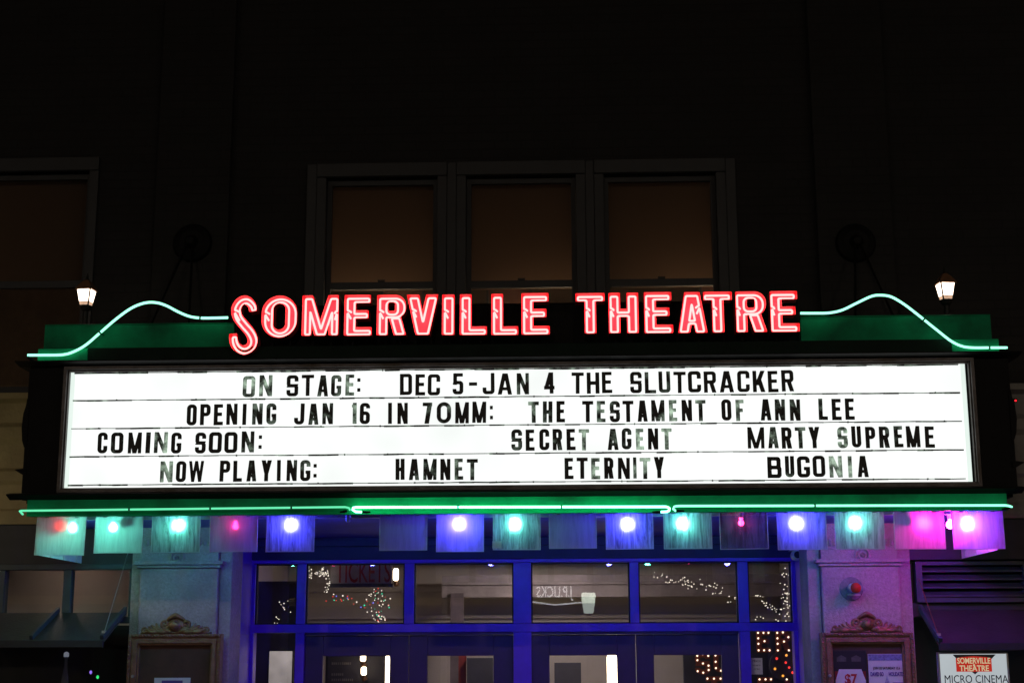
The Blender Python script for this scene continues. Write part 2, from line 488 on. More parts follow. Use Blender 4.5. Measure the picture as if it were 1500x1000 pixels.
    if c == '5': return U(B(.05 * w, 1 - tb, w * .95, 1), B(.05 * w, .45, .05 * w + t, 1), cut(ring(0, 0, w, .64), B(-1, .26, w / 2, .64 - tb)), B(.05 * w, .64 - tb, w / 2, .62))
    if c == '6': return U(ring(0, 0, w, .6), cut(ring(0, 0, w, 1), B(w / 2, .3, w + 1, .74)))
    if c == '7': return U(B(0, 1 - tb, w, 1), D(w * .2, 0, w - 1.15 * t, 1, 1.15 * t))
    if c == '-': return B(0, .42, w, .42 + tb)
    if c == ':': return U(B(0, .17, w, .17 + .17), B(0, .64, w, .64 + .17))
    raise KeyError(c)


def contours(F, x0, y0, h, iso=0.0):
    """closed iso lines of the sampled field F[j, i]; inside is F < iso"""
    F = F - iso
    F = np.where(np.abs(F) < 1e-9, 1e-9, F)
    nj, ni = F.shape
    S = F < 0
    nxt = {}
    cnt = S[:-1, :-1].astype(int) + S[:-1, 1:] + S[1:, :-1] + S[1:, 1:]
    for j, i in zip(*np.nonzero((cnt > 0) & (cnt < 4))):
        a, b, c, d = S[j, i], S[j, i + 1], S[j + 1, i + 1], S[j + 1, i]
        e = []
        for (s0, s1, key) in ((a, b, ('h', j, i)), (b, c, ('v', j, i + 1)), (c, d, ('h', j + 1, i)), (d, a, ('v', j, i))):
            if s0 and not s1: e.append((key, 'out'))
            if s1 and not s0: e.append((key, 'in'))
        outs = [k for k, s in e if s == 'out']; ins = [k for k, s in e if s == 'in']
        if len(outs) == 1: nxt[outs[0]] = ins[0]
        else:
            order = [k for k, s in e]
            for o in outs:
                nxt[o] = order[(order.index(o) - 1) % 4]
    def pt(k):
        t, j, i = k
        if t == 'h':
            f0, f1 = F[j, i], F[j, i + 1]; return (x0 + (i + f0 / (f0 - f1)) * h, y0 + j * h)
        f0, f1 = F[j, i], F[j + 1, i]; return (x0 + i * h, y0 + (j + f0 / (f0 - f1)) * h)
    loops, seen = [], set()
    for k in list(nxt):
        if k in seen: continue
        lp = []
        while k not in seen and k in nxt:
            seen.add(k); lp.append(pt(k)); k = nxt[k]
        if len(lp) > 5: loops.append(lp)
    return loops


def simplify(lp, tol):
    """drop points that lie on the line through their neighbours"""
    out = list(lp); ch = True
    while ch and len(out) > 6:
        ch = False
        res = []; i = 0; n = len(out)
        while i < n:
            a, b, c = out[i - 1], out[i], out[(i + 1) % n]
            dx, dy = c[0] - a[0], c[1] - a[1]; l = math.hypot(dx, dy) or 1
            if abs((b[0] - a[0]) * dy - (b[1] - a[1]) * dx) / l < tol and i + 1 < n:
                res.append(c); i += 2; ch = True
            else:
                res.append(b); i += 1
        out = res
    return out


def field(fn, w, step, pad=.06):
    nx, ny = int((w + 2 * pad) / step) + 2, int((1 + 2 * pad) / step) + 2
    X, Y = np.meshgrid(-pad + np.arange(nx) * step, -pad + np.arange(ny) * step)
    return fn(X, Y), -pad, -pad


def filled(loops, scale, depth, sx=1.0):
    """flat letter with thickness, standing in XZ, front towards -Y"""
    cu = bpy.data.curves.new('tmp', 'CURVE'); cu.dimensions = '2D'; cu.fill_mode = 'BOTH'; cu.extrude = depth / 2
    for lp in loops:
        sp = cu.splines.new('POLY'); sp.points.add(len(lp) - 1)
        for q, (x, y) in zip(sp.points, lp): q.co = (x * scale * sx, y * scale, 0, 1)
        sp.use_cyclic_u = True
    t = bpy.data.objects.new('tmp', cu); COL.objects.link(t)
    dg = bpy.context.evaluated_depsgraph_get()
    me = bpy.data.meshes.new_from_object(t.evaluated_get(dg))
    bpy.data.objects.remove(t); bpy.data.curves.remove(cu)
    me.transform(Matrix.Rotation(R(90), 4, 'X'))
    return me


ORD = 'first second third fourth fifth sixth seventh eighth ninth tenth eleventh twelfth thirteenth fourteenth fifteenth sixteenth'.split()

# ================================================================== SETTING
mb = MB(); mb.box(-60, 60, -60, 8.6, -.3, 0.0)
struct(mb.build('street', MT['asphalt']))
mb = MB(); mb.box(-60, 60, 8.604, 40, -.3, .13)
struct(mb.build('pavement', MT['pave'], bevel=.01))

# ------------------------------------------------------------------ theatre building
bld = thing('theatre_building', 'dark brick theatre front with sash windows, stone piers and blue entrance doors', 'building', (0, YW, 0))
X0, X1 = -9.0, 9.0
# window openings in the upper wall (pixels of the photograph)
wins = [(-152, 257, 133, 568), (471, 257, 647, 568), (677, 256, 851, 568), (880, 255, 1058, 568)]
WR = [rect(*q, YW + .06) for q in wins]
zt = WR[0][3]; zb = min(q[2] for q in WR); z3 = sum(q[3] for q in WR[1:]) / 3 - .03
WR = [(q[0], q[1], zb, zt if i == 0 else z3) for i, q in enumerate(WR)]
z_belt_t = P(60, 578, YW).z; z_belt_b = P(60, 768, YW).z
mb = MB()
ys, ye = YW, YW + .35
xs = [X0]
for q in WR: xs += [q[0], q[1]]
xs.append(X1)
for i in range(0, len(xs), 2): mb.box(xs[i], xs[i + 1], ys, ye, zb, max(WR[0][3], z3))
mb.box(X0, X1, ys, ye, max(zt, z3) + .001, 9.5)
for q in WR:
    if q[3] < max(zt, z3): mb.box(q[0] - .0, q[1] + .0, ys, ye, q[3], max(zt, z3))
mb.box(X0, X1, ys, ye, z_belt_t, zb)
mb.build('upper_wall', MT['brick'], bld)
# belt course of stepped mouldings between the shops and the first floor
def belt(xa, xb, m, nm):
    H = z_belt_t - z_belt_b
    prof = [(0, 0), (-.05, 0), (-.05, .10), (-.03, .12), (-.03, .30), (-.06, .33), (-.06, .40), (-.03, .43), (-.03, .62), (-.07, .66), (-.07, .74), (-.035, .78), (-.035, .93), (-.11, .955), (-.11, 1.0), (0, 1.0)]
    mb = MB(); mb.xprism([(YW + a, z_belt_b + b * H) for a, b in prof] + [(YW + .3, z_belt_t), (YW + .3, z_belt_b)], xa, xb)
    return mb.build(nm, m, bld)
belt(X0, 0.4, MT['stone'], 'belt_course'); belt(.401, X1, MT['stone_grey'], 'belt_course')
# shallow pilasters on the upper wall
for a, b in ((228, 336), (1196, 1306)):
    x0, x1, _, _ = rect(a, 300, b, 400, YW)
    mb = MB(); mb.box(x0, x1, YW - .07, YW - .002, z_belt_t + .001, 9.3)
    mb.build('pilaster', MT['brick'], bld, bevel=.006)
# windows
blind_m, nt, b_, out_ = newmat('roller_blind')
nt.nodes.remove(b_)
tr_ = nt.nodes.new('ShaderNodeBsdfTranslucent'); tr_.inputs[0].default_value = (.50, .40, .32, 1)
df_ = nt.nodes.new('ShaderNodeBsdfDiffuse'); df_.inputs[0].default_value = (.30, .22, .16, 1)
mx_ = nt.nodes.new('ShaderNodeMixShader'); mx_.inputs[0].default_value = .35
nt.links.new(tr_.outputs[0], mx_.inputs[1]); nt.links.new(df_.outputs[0], mx_.inputs[2]); nt.links.new(mx_.outputs[0], out_.inputs[0])
for i, (x0, x1, z0, z1) in enumerate(WR):
    wn = MB()
    e = .045
    for (a, b, c, d) in ((x0 - e, x0 + .035, z0, z1), (x1 - .035, x1 + e, z0, z1)): wn.box(a, b, YW - .035, YW + .09, c, d)
    wn.box(x0 - e, x1 + e, YW - .045, YW + .09, z1 + .001, z1 + .119)
    wo = wn.build('window', MT['trim'], bld, bevel=.006)
    zm = z0 + (z1 - z0) * .49
    s = MB()
    for (a, b, c, d) in ((x0 + .036, x1 - .036, zm - .03, zm + .03), (x0 + .036, x1 - .036, z1 - .05, z1 - .002), (x0 + .036, x0 + .075, zm + .03, z1 - .05), (x1 - .075, x1 - .036, zm + .03, z1 - .05), (x0 + .036, x0 + .075, z0 + .06, zm - .03), (x1 - .075, x1 - .036, z0 + .06, zm - .03), (x0 + .036, x1 - .036, z0, z0 + .06)):
        s.box(a, b, YW + .05, YW + .085, c, d)
    s.box((x0 + x1) / 2 - .03, (x0 + x1) / 2 + .03, YW + .03, YW + .05, zm + .03, zm + .045)
    s.build('sash', MT['trim'], wo)
    g = MB(); g.box(x0 + .07, x1 - .07, YW + .066, YW + .070, z0 + .05, z1 - .04)
    g.build('glass', MT['dim_glass'], wo)
    bl = MB(); bl.box(x0 + .04, x1 - .04, YW + .15, YW + .155, zm - .02, z1)
    bl.build('blind', blind_m, wo)
    sl = MB(); sl.box(x0 - e - .03, x1 + e + .03, YW - .09, YW + .05, z0 - .06, z0 - .002)
    sl.build('sill', MT['trim'], wo, bevel=.006)
# wide flat mullions and the casing round the triple window
mb = MB()
for k in (1, 2):
    mb = MB(); mb.box(WR[k][1] + .046, WR[k + 1][0] - .046, YW - .028, YW + .09, zb, z3 + .119); mb.build('window_mullion', MT['trim'], bld, bevel=.006)
for xa, xb in ((WR[1][0] - .13, WR[1][0] - .046), (WR[3][1] + .046, WR[3][1] + .13)):
    mb = MB(); mb.box(xa, xb, YW - .03, YW - .002, zb, z3 + .119); mb.build('window_casing', MT['trim'], bld, bevel=.006)
# rooms behind the upper windows
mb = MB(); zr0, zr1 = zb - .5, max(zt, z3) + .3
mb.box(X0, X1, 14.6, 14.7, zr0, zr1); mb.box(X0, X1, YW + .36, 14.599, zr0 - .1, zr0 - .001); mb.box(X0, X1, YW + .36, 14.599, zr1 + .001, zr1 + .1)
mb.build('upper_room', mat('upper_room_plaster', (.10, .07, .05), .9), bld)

# piers either side of the entrance
def pier(x0, x1, ledge_py, med, px_mid, side):
    zl = P(px_mid, ledge_py, YW).z
    b = MB(); b.box(x0, x1, YW - .10, YW + .30, .13, zl - .02)
    po = b.build('pier', MT['concrete'], bld, bevel=.012)
    c = MB(); c.box(x0 - .02, x1 + .02, YW - .125, YW + .30, zl - .019, zl + .004); c.box(x0 - .045, x1 + .045, YW - .15, YW + .30, zl + .005, zl + .035)
    c.build('ledge', MT['concrete'], po, bevel=.006)
    f = MB(); f.box(x0 + .005, x1 - .005, YW - .095, YW + .30, zl + .036, z_belt_b)
    # egg and dart band under the canopy
    ze = P(px_mid, 795, YW).z
    n = 16
    for i in range(n):
        xx = x0 + .03 + (x1 - x0 - .06) * (i + .5) / n
        f.lathe([(.004, -.03), (.012, -.02), (.015, 0), (.012, .02), (.004, .03)], (xx, YW - .098, ze), 8)
    f.box(x0 + .002, x1 - .002, YW - .108, YW - .094, ze + .04, ze + .055); f.box(x0 + .002, x1 - .002, YW - .104, YW - .094, ze - .055, ze - .042)
    f.build('frieze', MT['concrete'], po)
    m = P(med[0], med[1], YW - .1)
    d = MB()
    pts = [m + Vector((.052 * math.cos(a), -.006, .052 * math.sin(a))) for a in [2 * math.pi * k / 28 for k in range(28)]]
    d.tube(pts, .009, 6, closed=True)
    pts = [m + Vector((.027 * math.cos(a), -.006, .027 * math.sin(a))) for a in [2 * math.pi * k / 20 for k in range(20)]]
    d.tube(pts, .008, 6, closed=True)
    d.lathe([(.004, -.016), (.010, -.008), (.012, 0)], m, 10, axis='y')
    d.build('medallion', MT['concrete'], po, smooth=True)
    # narrower strip beside the pier
    s_ = MB()
    xa, xb = (x0 - .082, x0 - .004) if side < 0 else (x1 + .004, x1 + .10)
    s_.box(xa, xb, YW - .045, YW + .30, .13, z_belt_b)
    s_.build('corner_strip', MT['concrete'], po, bevel=.006)
    return po
pxl = (P(203, 880, YW - .1).x, P(318, 880, YW - .1).x)
pxr = (P(1205, 880, YW - .1).x, P(1320, 880, YW - .1).x)
pier(*pxl, 829, (260, 817), 260, -1)
pier(*pxr, 826, (1263, 813), 1263, 1)
# recessed entrance: side reveals, header
zc = P(750, 752, YP).z          # underside of the canopy
zh = P(750, 824, YD).z
xl, xr = P(366, 880, YD).x, P(1170, 880, YD).x
mb = MB(); mb.box(pxl[1] + .002, pxl[1] + .10, YW - .05, YW + .33, .13, zc - .002)
mb.build('entrance_reveal', MT['concrete'], bld, bevel=.008)
mb = MB(); mb.box(pxl[1] + .012, xl, YW + .332, YD + .2, .13, zc - .002)
for zz in (1.62, 2.02): mb.box(xl, xl + .03, YW + .34, YD - .12, zz, zz + .16)
mb.build('entrance_reveal', MT['blue_paint'], bld, bevel=.005)
mb = MB(); mb.box(pxr[0] - .10, pxr[0] - .002, YW - .05, YW + .33, .13, zc - .002)
mb.build('entrance_reveal', MT['concrete'], bld, bevel=.008)
mb = MB(); mb.box(xr, pxr[0] - .012, YW + .332, YD + .2, .13, zc - .002)
mb.build('entrance_reveal', MT['blue_paint'], bld, bevel=.005)
mb = MB(); mb.box(xl + .001, xr - .001, YD - .10, YD + .12, zh + .03, 3.3); mb.box(xl + .001, xr - .001, YD - .16, YD - .101, zh + .14, zh + .20)
mb.build('header_beam', MT['header'], bld, bevel=.006)
# entrance frame
ztb = P(750, 919, YD).z         # middle of the transom bar
fr = MB()
def vbar(pa, pb, za, zb_, y0=YD - .06, y1=YD + .08):
    xa, xb = P(pa, 880, YD - .06).x, P(pb, 880, YD - .06).x
    fr.box(xa, xb, y0, y1, za, zb_)
    return xa, xb
for a, b in ((359, 373), (434, 447), (592, 606), (752, 778), (923, 936), (1082, 1097), (1161, 1170)):
    vbar(a, b, ztb + .036, zh - .001)
for a, b in ((359, 373), (434, 447), (752, 778), (1082, 1097), (1161, 1170)):
    vbar(a, b, .13, ztb - .036)
xa, xb = P(359, 880, YD - .06).x, P(1170, 880, YD - .06).x
fr.box(xa, xb, YD - .066, YD + .08, ztb - .035, ztb + .035)
fr.box(xa, xb, YD - .072, YD + .08, zh, zh + .055)
fr.build('entrance_frame', MT['blue_paint'], bld, bevel=.004)
for a, b in ((373, 434), (447, 592), (606, 752), (778, 923), (936, 1082), (1097, 1161)):
    xa, xb = P(a, 880, YD - .06).x, P(b, 880, YD - .06).x
    f2 = MB()
    for q in ((xa, xa + .012, ztb + .036, zh), (xb - .012, xb, ztb + .036, zh), (xa, xb, ztb + .036, ztb + .046), (xa, xb, zh - .012, zh - .002)): f2.box(q[0], q[1], YD - .02, YD + .02, q[2], q[3])
    g = MB(); g.box(xa + .004, xb - .004, YD, YD + .006, ztb + .038, zh - .003)
    go = g.build('transom_pane', MT['clear'], bld)
    f2.build('glazing_bead', MT['ink'], go)
for a, b in ((373, 434), (1097, 1161)):
    xa, xb = P(a, 960, YD - .06).x, P(b, 960, YD - .06).x
    g = MB(); g.box(xa + .004, xb - .004, YD, YD + .006, .13, ztb - .037)
    g.build('sidelight_pane', MT['clear'], bld)
# doors: leaf edges and glass openings
for a, b, ga, gb in ((447, 598.5, 473, 572), (599.5, 752, 626, 723), (778, 931, 805, 904), (932, 1082, 958, 1057)):
    xa, xb = P(a, 960, YD).x, P(b, 960, YD).x
    ha, hb = P(ga, 970, YD).x, P(gb, 970, YD).x
    zt_, zg = ztb - .06, P(600, 960, YD).z
    d = MB()
    d.box(xa, ha, YD - .01, YD + .04, .14, zt_); d.box(hb, xb, YD - .01, YD + .04, .14, zt_)
    d.box(ha, hb, YD - .01, YD + .04, zg, zt_); d.box(ha, hb, YD - .01, YD + .04, .14, .45)
    do = d.build('door', MT['door_paint'], bld, bevel=.005)
    g = MB(); g.box(ha, hb, YD + .012, YD + .018, .45, zg)
    g.build('glass', MT['clear'], do)
    hd = MB(); hx = ha - .05 if a in (599.5, 932) else hb + .05
    hd.tube([(hx, YD - .01, .95), (hx, YD - .06, .95), (hx, YD - .06, 1.25), (hx, YD - .01, 1.25)], .012, 8)
    hd.build('handle', MT['steel'], do)
for a, b in ((447, 752), (778, 1082)):
    xa, xb = P(a, 960, YD).x, P(b, 960, YD).x
    mb = MB(); mb.box(xa, xb, YD - .045, YD + .08, ztb - .058, ztb - .036)
    mb.build('door_head', MT['door_paint'], bld)
# lobby seen through the glass
LX0, LX1, LY = xl - .4, xr + .4, 16.8
mb = MB(); mb.box(LX0, LX1, LY, LY + .1, .13, 2.95)
mb.box(LX0 - .1, LX0, YD + .2, LY, .13, 2.95); mb.box(LX1, LX1 + .1, YD + .2, LY, .13, 2.95)
mb.build('lobby_wall', MT['beige'], bld)
mb = MB(); mb.box(LX0, LX1, YD + .13, LY, 2.96, 3.05)
for yy, zz in ((14.2, 2.82), (16.0, 2.86)): mb.box(LX0, LX1, yy, yy + .25, zz, 2.959)
mb.build('lobby_ceiling', MT['beige'], bld)
mb = MB()
zz = P(560, 866, 16.75).z
for k, h in ((0, .05), (.30, .04)): mb.box(LX0, LX1, LY - .05, LY - .001, zz - k, zz - k + h)
mb.build('lobby_cornice', MT['beige'], bld)
a, b = P(648, 862, 16.3), P(1100, 862, 16.3)
mb = MB(); mb.box(a.x, LX1, 16.25, 16.45, P(800, 874, 16.3).z, P(800, 842, 16.3).z); mb.box(a.x, LX1, 16.22, 16.45, P(800, 856, 16.3).z, P(800, 853, 16.3).z)  # darker band added for the lined reflections across the right transoms
mb.build('lobby_beam', mat('lobby_beam_paint', (.28, .24, .26), .7), bld)
a, b = P(661, 880, 16.3), P(680, 880, 16.3)
mb = MB(); mb.box(a.x, b.x, 16.2, 16.24, .13, P(660, 868, 16.2).z); mb.build('lobby_column', mat('lobby_column_paint', (.13, .10, .12), .7), bld)
a = P(379, 851, 14.6)
for xa, xb, Y_, zz in ((LX0, P(437, 880, 14.6).x, 14.6, a.z), (P(1000, 917, 15.6).x, LX1, 15.6, P(1000, 917, 15.6).z), (P(478, 930, 15.4).x, P(562, 930, 15.4).x, 15.4, P(478, 930, 15.4).z), (P(812, 970, 15.8).x, P(851, 970, 15.8).x, 15.8, P(812, 970, 15.8).z), (P(684, 963, 15.8).x, P(722, 963, 15.8).x, 15.8, P(684, 963, 15.8).z)):
    mb = MB(); mb.box(xa, xb, Y_, Y_ + .1, .13, zz); mb.build('lobby_partition', MT['lobby_dark'], bld)
a = P(672, 950, 15.9); mb = MB(); mb.box(a.x, P(683, 950, 15.9).x, 15.88, 15.95, .13, a.z); mb.build('lobby_door_post', mat('lobby_red', (.22, .03, .025), .5), bld)
# shop bays either side
def bay(x0, x1, kind):
    zt0, zs0 = z_belt_b, P(100, 826, YW).z
    b = MB(); b.box(x0, x1, YW - .02, YW + .3, zs0, zt0 - .001)
    b.build('shop_header', MT['dark_panel'], bld)
    zs1 = P(100, 903, YW).z
    if kind == 'window':
        f = MB()
        mull = [(0, 5), (92, 104)]
        xa, xm0, xm1, xb = P(8, 870, YW).x, P(93, 870, YW).x, P(105, 870, YW).x, x1
        f.box(x0, x1, YW - .03, YW + .06, zs0 - .045, zs0 - .001); f.box(x0, x1, YW - .03, YW + .06, zs1 - .05, zs1)
        f.box(xm0, xm1, YW - .03, YW + .06, zs1 + .001, zs0 - .046); f.box(x1 - .02, x1, YW - .03, YW + .06, zs1 + .001, zs0 - .046); f.box(xa - .07, xa, YW - .03, YW + .06, zs1 + .001, zs0 - .046)
        fo = f.build('shop_window', MT['teal_frame'], bld, bevel=.005)
        for a, c in ((xa, xm0), (xm1, x1 - .02)):
            g = MB(); g.box(a, c, YW + .01, YW + .016, zs1 + .001, zs0 - .046); g.build('pane', MT['clear'], fo)
        bk = MB(); bk.box(x0, x1, YW + .9, YW + 1.0, zs1 - .3, zs0 + .2); bk.build('shop_interior', MT['beige'], bld)
        lp = MB(); lp.lathe([(.05, -.03), (.06, 0)], (P(95, 800, YW + .5).x, YW + .45, zs0 + .12), 10); lp.build('interior_lamp', emit('shop_interior_lamp', (1, .76, .60), 26), bld)  # lamp added inside to brighten the shop window
    else:
        v = MB()
        zl0, zl1 = P(1420, 876, YW).z, P(1420, 828, YW).z
        xa, xb = P(1349, 850, YW).x, P(1496, 850, YW).x
        for i in range(4):
            zz = zl0 + (zl1 - zl0) * i / 4
            v.xprism([(YW - .05, zz + .012), (YW + .04, zz + .065), (YW + .04, zz + .075), (YW - .05, zz + .024)], xa, xb)
        v.box(xa - .05, xa - .001, YW - .06, YW + .06, zl0 - .03, zl1 + .03); v.box(xb + .001, xb + .05, YW - .06, YW + .06, zl0 - .03, zl1 + .03)
        v.box(xa, xb, YW - .06, YW + .06, zl1 + .002, zl1 + .03); v.box(xa, xb, YW - .06, YW + .06, zl0 - .03, zl0 + .004)
        v.build('louvre_vent', MT['teal_frame'], bld)
        k = MB(); k.box(xa, x1, YW + .07, YW + .1, zl0 - .1, zs0); k.box(x0, x1, YW - .01, YW + .06, zl0 - .14, zl0 - .031); k.box(xb + .051, x1, YW - .01, YW + .06, zl0 - .03, zs0 - .001)
        k.build('vent_surround', MT['dark_panel'], bld)
    # dark shop front below the awning
    zz = P(100, 905, YW).z if kind == 'window' else P(1420, 890, YW).z
    l = MB(); l.box(x0, x1, YW + .30, YW + .36, .13, zz - .051); l.build('shop_front', MT['ink'], bld)
    if kind == 'window':
        l = MB(); l.box(x0, x1, YW + .02, YW + .026, .5, zz - .09); l.build('display_pane', MT['clear'], bld)
bay(X0, pxl[0] - .083, 'window')
bay(pxr[1] + .101, X1, 'vent')

# ================================================================== MARQUEE
mq = thing('theatre_marquee', 'long theatre marquee with backlit white letter board, black ends and green fascia', 'marquee', (P(760, 740, YS).x, YS, zc))
fx0, fx1, fz0, fz1 = rect(97, 537, 1427, 711, YS)
fx0 = (P(103, 545, YS).x + P(95, 715, YS).x) / 2; fx1 = (P(1415, 533, YS).x + P(1423, 706, YS).x) / 2
fz1 = (P(103, 545, YS).z + P(1415, 533, YS).z) / 2; fz0 = (P(95, 715, YS).z + P(1423, 706, YS).z) / 2
mb = MB(); e = .032
mb.box(fx0 + e, fx1 - e, YS, YS + .02, fz0, fz1, 0)
mb.box(fx0, fx0 + e, YS, YS + .02, fz0, fz1, 1); mb.box(fx1 - e, fx1, YS, YS + .02, fz0, fz1, 1)
mb.build('lit_face', [MT['face'], MT['face_edge']], mq)
# frame: outer lip, inner step
ox0 = (P(97, 541, YS).x + P(87, 722, YS).x) / 2; ox1 = (P(1423, 528, YS).x + P(1436, 710, YS).x) / 2
oz1 = (P(97, 541, YS).z + P(1423, 528, YS).z) / 2 ; oz0 = (P(87, 723, YS).z + P(1436, 713, YS).z) / 2
oz1 += .012
mb = MB()
def frame_ring(m, x0, x1, z0, z1, wl, wt, y0, y1):
    m.box(x0, x0 + wl, y0, y1, z0, z1); m.box(x1 - wl, x1, y0, y1, z0, z1)
    m.box(x0 + wl, x1 - wl, y0, y1, z1 - wt, z1); m.box(x0 + wl, x1 - wl, y0, y1, z0, z0 + wt)
frame_ring(mb, ox0, ox1, oz0, oz1, .024, .024, YS - .06, YS + .04)
frame_ring(mb, ox0 + .0245, ox1 - .0245, oz0 + .0245, oz1 - .0245, fx0 - ox0 - .0245, max(.012, fz0 - oz0 - .0245), YS - .035, YS - .001)
for i in range(24):
    xx = ox0 + .05 + (ox1 - ox0 - .1) * i / 23
    mb.lathe([(.004, -.004), (.005, 0)], (xx, YS - .060, oz1 - .012), 6, axis='y')
mb.build('board_frame', MT['board_frame'], mq, bevel=.003)
# letter rails
for k, py in enumerate((539.5, 580, 621.5, 663, 705)):
    z = P(790, py, YS - .012).z
    r_ = MB(); a, b = fx0 + .03, fx1 - .05
    n = 60
    pts = []
    for i in range(n):
        xx = a + (b - a) * i / (n - 1)
        pts.append((xx, z + random.uniform(-.0012, .0012)))
    for i in range(n - 1):
        h = random.choice((.0035, .005, .007, .0085))
        (xa, za), (xb, zb_) = pts[i], pts[i + 1]
        r_.prism([(xa, za - h), (xb, zb_ - h), (xb, zb_ + h * .4), (xa, za + h * .4)], YS - .014 - (i % 2) * .0007, YS - .004 - (i % 2) * .0007)
    for i in range(12):
        xx = a + (b - a) * (i + random.uniform(.2, .8)) / 12
        r_.box(xx, xx + .008, YS - .018, YS - .003, z - .008, z + .005)
    r_.build('letter_rail', MT['rail'], mq)
# black body and end posts with mouldings
bz0, bz1 = P(760, 727, YS - .02).z, P(760, 531, YS - .02).z
ex0 = (P(41, 545, YS - .02).x + P(33, 720, YS - .02).x) / 2; ex1 = (P(1478, 530, YS - .02).x + P(1490, 710, YS - .02).x) / 2
mb = MB(); mb.box(ex0 + .02, ex1 - .02, YS + .041, YW - .13, bz0 - .02, bz1)
mb.build('cabinet', MT['black'], mq)
for s, (xa, xb) in ((-1, (ex0, ox0 - .002)), (1, (ox1 + .002, ex1))):
    p = MB()
    p.box(xa, xb, YS - .02, YS + .04, bz0, bz1)
    # outer face of the post, reaching back to the wall, with a carved bracket and two mouldings
    xo = xa if s < 0 else xb
    def wing(z0, z1, out, y0=YS - .03, y1=YS + .7):
        if s < 0: p.prism([(xo - out, (z0 + z1) / 2 + (z1 - z0) * .3), (xo, z0), (xo + .03, z0), (xo + .03, z1), (xo, z1)], y0, y1)
        else: p.prism([(xo + out, (z0 + z1) / 2 + (z1 - z0) * .3), (xo, z1), (xo - .03, z1), (xo - .03, z0), (xo, z0)], y0, y1)
    wing(P(760, 690, YS).z, P(760, 681, YS).z, .06)
    zz = [P(760, q, YS).z for q in (650, 640, 620, 600, 588, 578)]
    oo = [.0, .018, .028, .022, .006, .0]
    poly = [(xo + s * o, z) for o, z in zip(oo, zz)]
    poly += [(xo - s * .02, zz[-1]), (xo - s * .02, zz[0])]
    if s > 0: poly = poly[::-1]
    p.prism(poly, YS - .028, YS + .3)
    p.build('end_post', MT['black'], mq, bevel=.003)
# top cornice and crest boards
tz0, tz1 = bz1 + .001, P(760, 524, YS - .06).z
cx0, cx1 = P(24, 533, YS - .1).x, P(1495, 520, YS - .1).x
mb = MB(); mb.xprism([(YS - .14, tz1), (YS - .14, tz1 - .008), (YS - .03, tz0), (YS + .5, tz0), (YS + .5, tz1)], cx0, cx1)
mb.build('top_cornice', MT['black'], mq)
gx0, gx1 = P(56, 515, YS + .02).x, P(1463, 505, YS + .02).x
gz1 = (P(56, 509, YS + .02).z + P(1463, 497, YS + .02).z) / 2
mb = MB(); mb.box(gx0, gx1, YS + .02, YS + .062, tz1 + .001, gz1)
mb.build('crest_plinth', MT['green_dark'], mq, bevel=.004)
hx0, hx1 = P(65, 490, YS + .07).x, P(1452, 482, YS + .07).x
hz1 = (P(65, 474, YS + .07).z + P(1452, 465, YS + .07).z) / 2
mx0, mx1 = P(344, 480, YS + .07).x, P(1172, 475, YS + .07).x
for xa, xb in ((hx0, mx0 - .002), (mx1 + .002, hx1)):
    mb = MB(); mb.box(xa, xb, YS + .07, YS + .13, tz1 + .001, hz1); mb.box(xa, xb, YS + .064, YS + .135, hz1 + .001, hz1 + .008)
    mb.build('crest_board', MT['crest_green'], mq, bevel=.003)
mz1 = P(760, 446, YS + .14).z
mb = MB(); mb.box(mx0, mx1, YS + .14, YS + .205, tz1 + .001, mz1); mb.box(mx0 - .004, mx1 + .004, YS + .135, YS + .21, mz1 + .001, mz1 + .01)
mb.build('letter_backboard', MT['black'], mq, bevel=.003)
for xa, xb in ((gx0 + .002, P(128, 515, YS).x), (P(1395, 508, YS).x, gx1 - .002)):
    mb = MB(); mb.box(xa, xb, YS + .008, YS + .019, tz1 + .002, gz1 - .004)  # brighter green sheet stands in for light on the plinth ends
    mb.build('crest_end_panel', MT['green_paint'], mq, bevel=.003)
mb = MB(); mb.box(hx0 - .02, hx1 + .02, YS + .206, YW - .15, bz1 + .002, bz1 + .05)
mb.build('marquee_roof', MT['black'], mq)
# lower fascia, with a lip and a soffit
lx0, lx1 = P(28, 745, YS - .04).x, P(1487, 738, YS - .04).x
lz1 = bz0 - .001; lz0 = P(760, 752, YP - .05).z
mb = MB(); mb.xprism([(YS - .02, lz1), (YS - .02, lz0 + .02), (YS - .03, lz0), (YS + .03, lz0), (YS + .03, lz1)], lx0 + .05, lx1 - .05)
mb.build('fascia', MT['green_paint'], mq)
mb = MB(); mb.xprism([(YS - .10, lz1 + .028), (YS - .10, lz1 + .036), (YS - .021, lz1 + .05), (YS - .021, lz1 + .0)], lx0 - .08, lx1 + .06)
mb.build('drip_moulding', MT['black'], mq)
mb = MB(); mb.box(lx0 + .06, lx1 - .06, YS + .031, YD - .17, lz0 + .012, lz0 + .05)
mb.build('soffit', MT['soffit'], mq)
mb = MB(); mb.box(lx0 + .1, lx1 - .1, YS + .135, YS + .175, lz0 - .012, lz0 + .011)
mb.build('lamp_rail', MT['steel'], mq)
SOF = lz0 + .012

# ------------------------------------------------------------------ neon tubes in green
def smooth_path(pts, sub=8):
    pts = [Vector(p) for p in pts]
    out = []
    for i in range(len(pts) - 1):
        p0, p1, p2, p3 = pts[max(i - 1, 0)], pts[i], pts[i + 1], pts[min(i + 2, len(pts) - 1)]
        for k in range(sub):
            t = k / sub
            out.append(.5 * ((2 * p1) + (p2 - p0) * t + (2 * p0 - 5 * p1 + 4 * p2 - p3) * t * t + (3 * p1 - p0 - 3 * p2 + p3) * t ** 3))
    out.append(pts[-1])
    return out


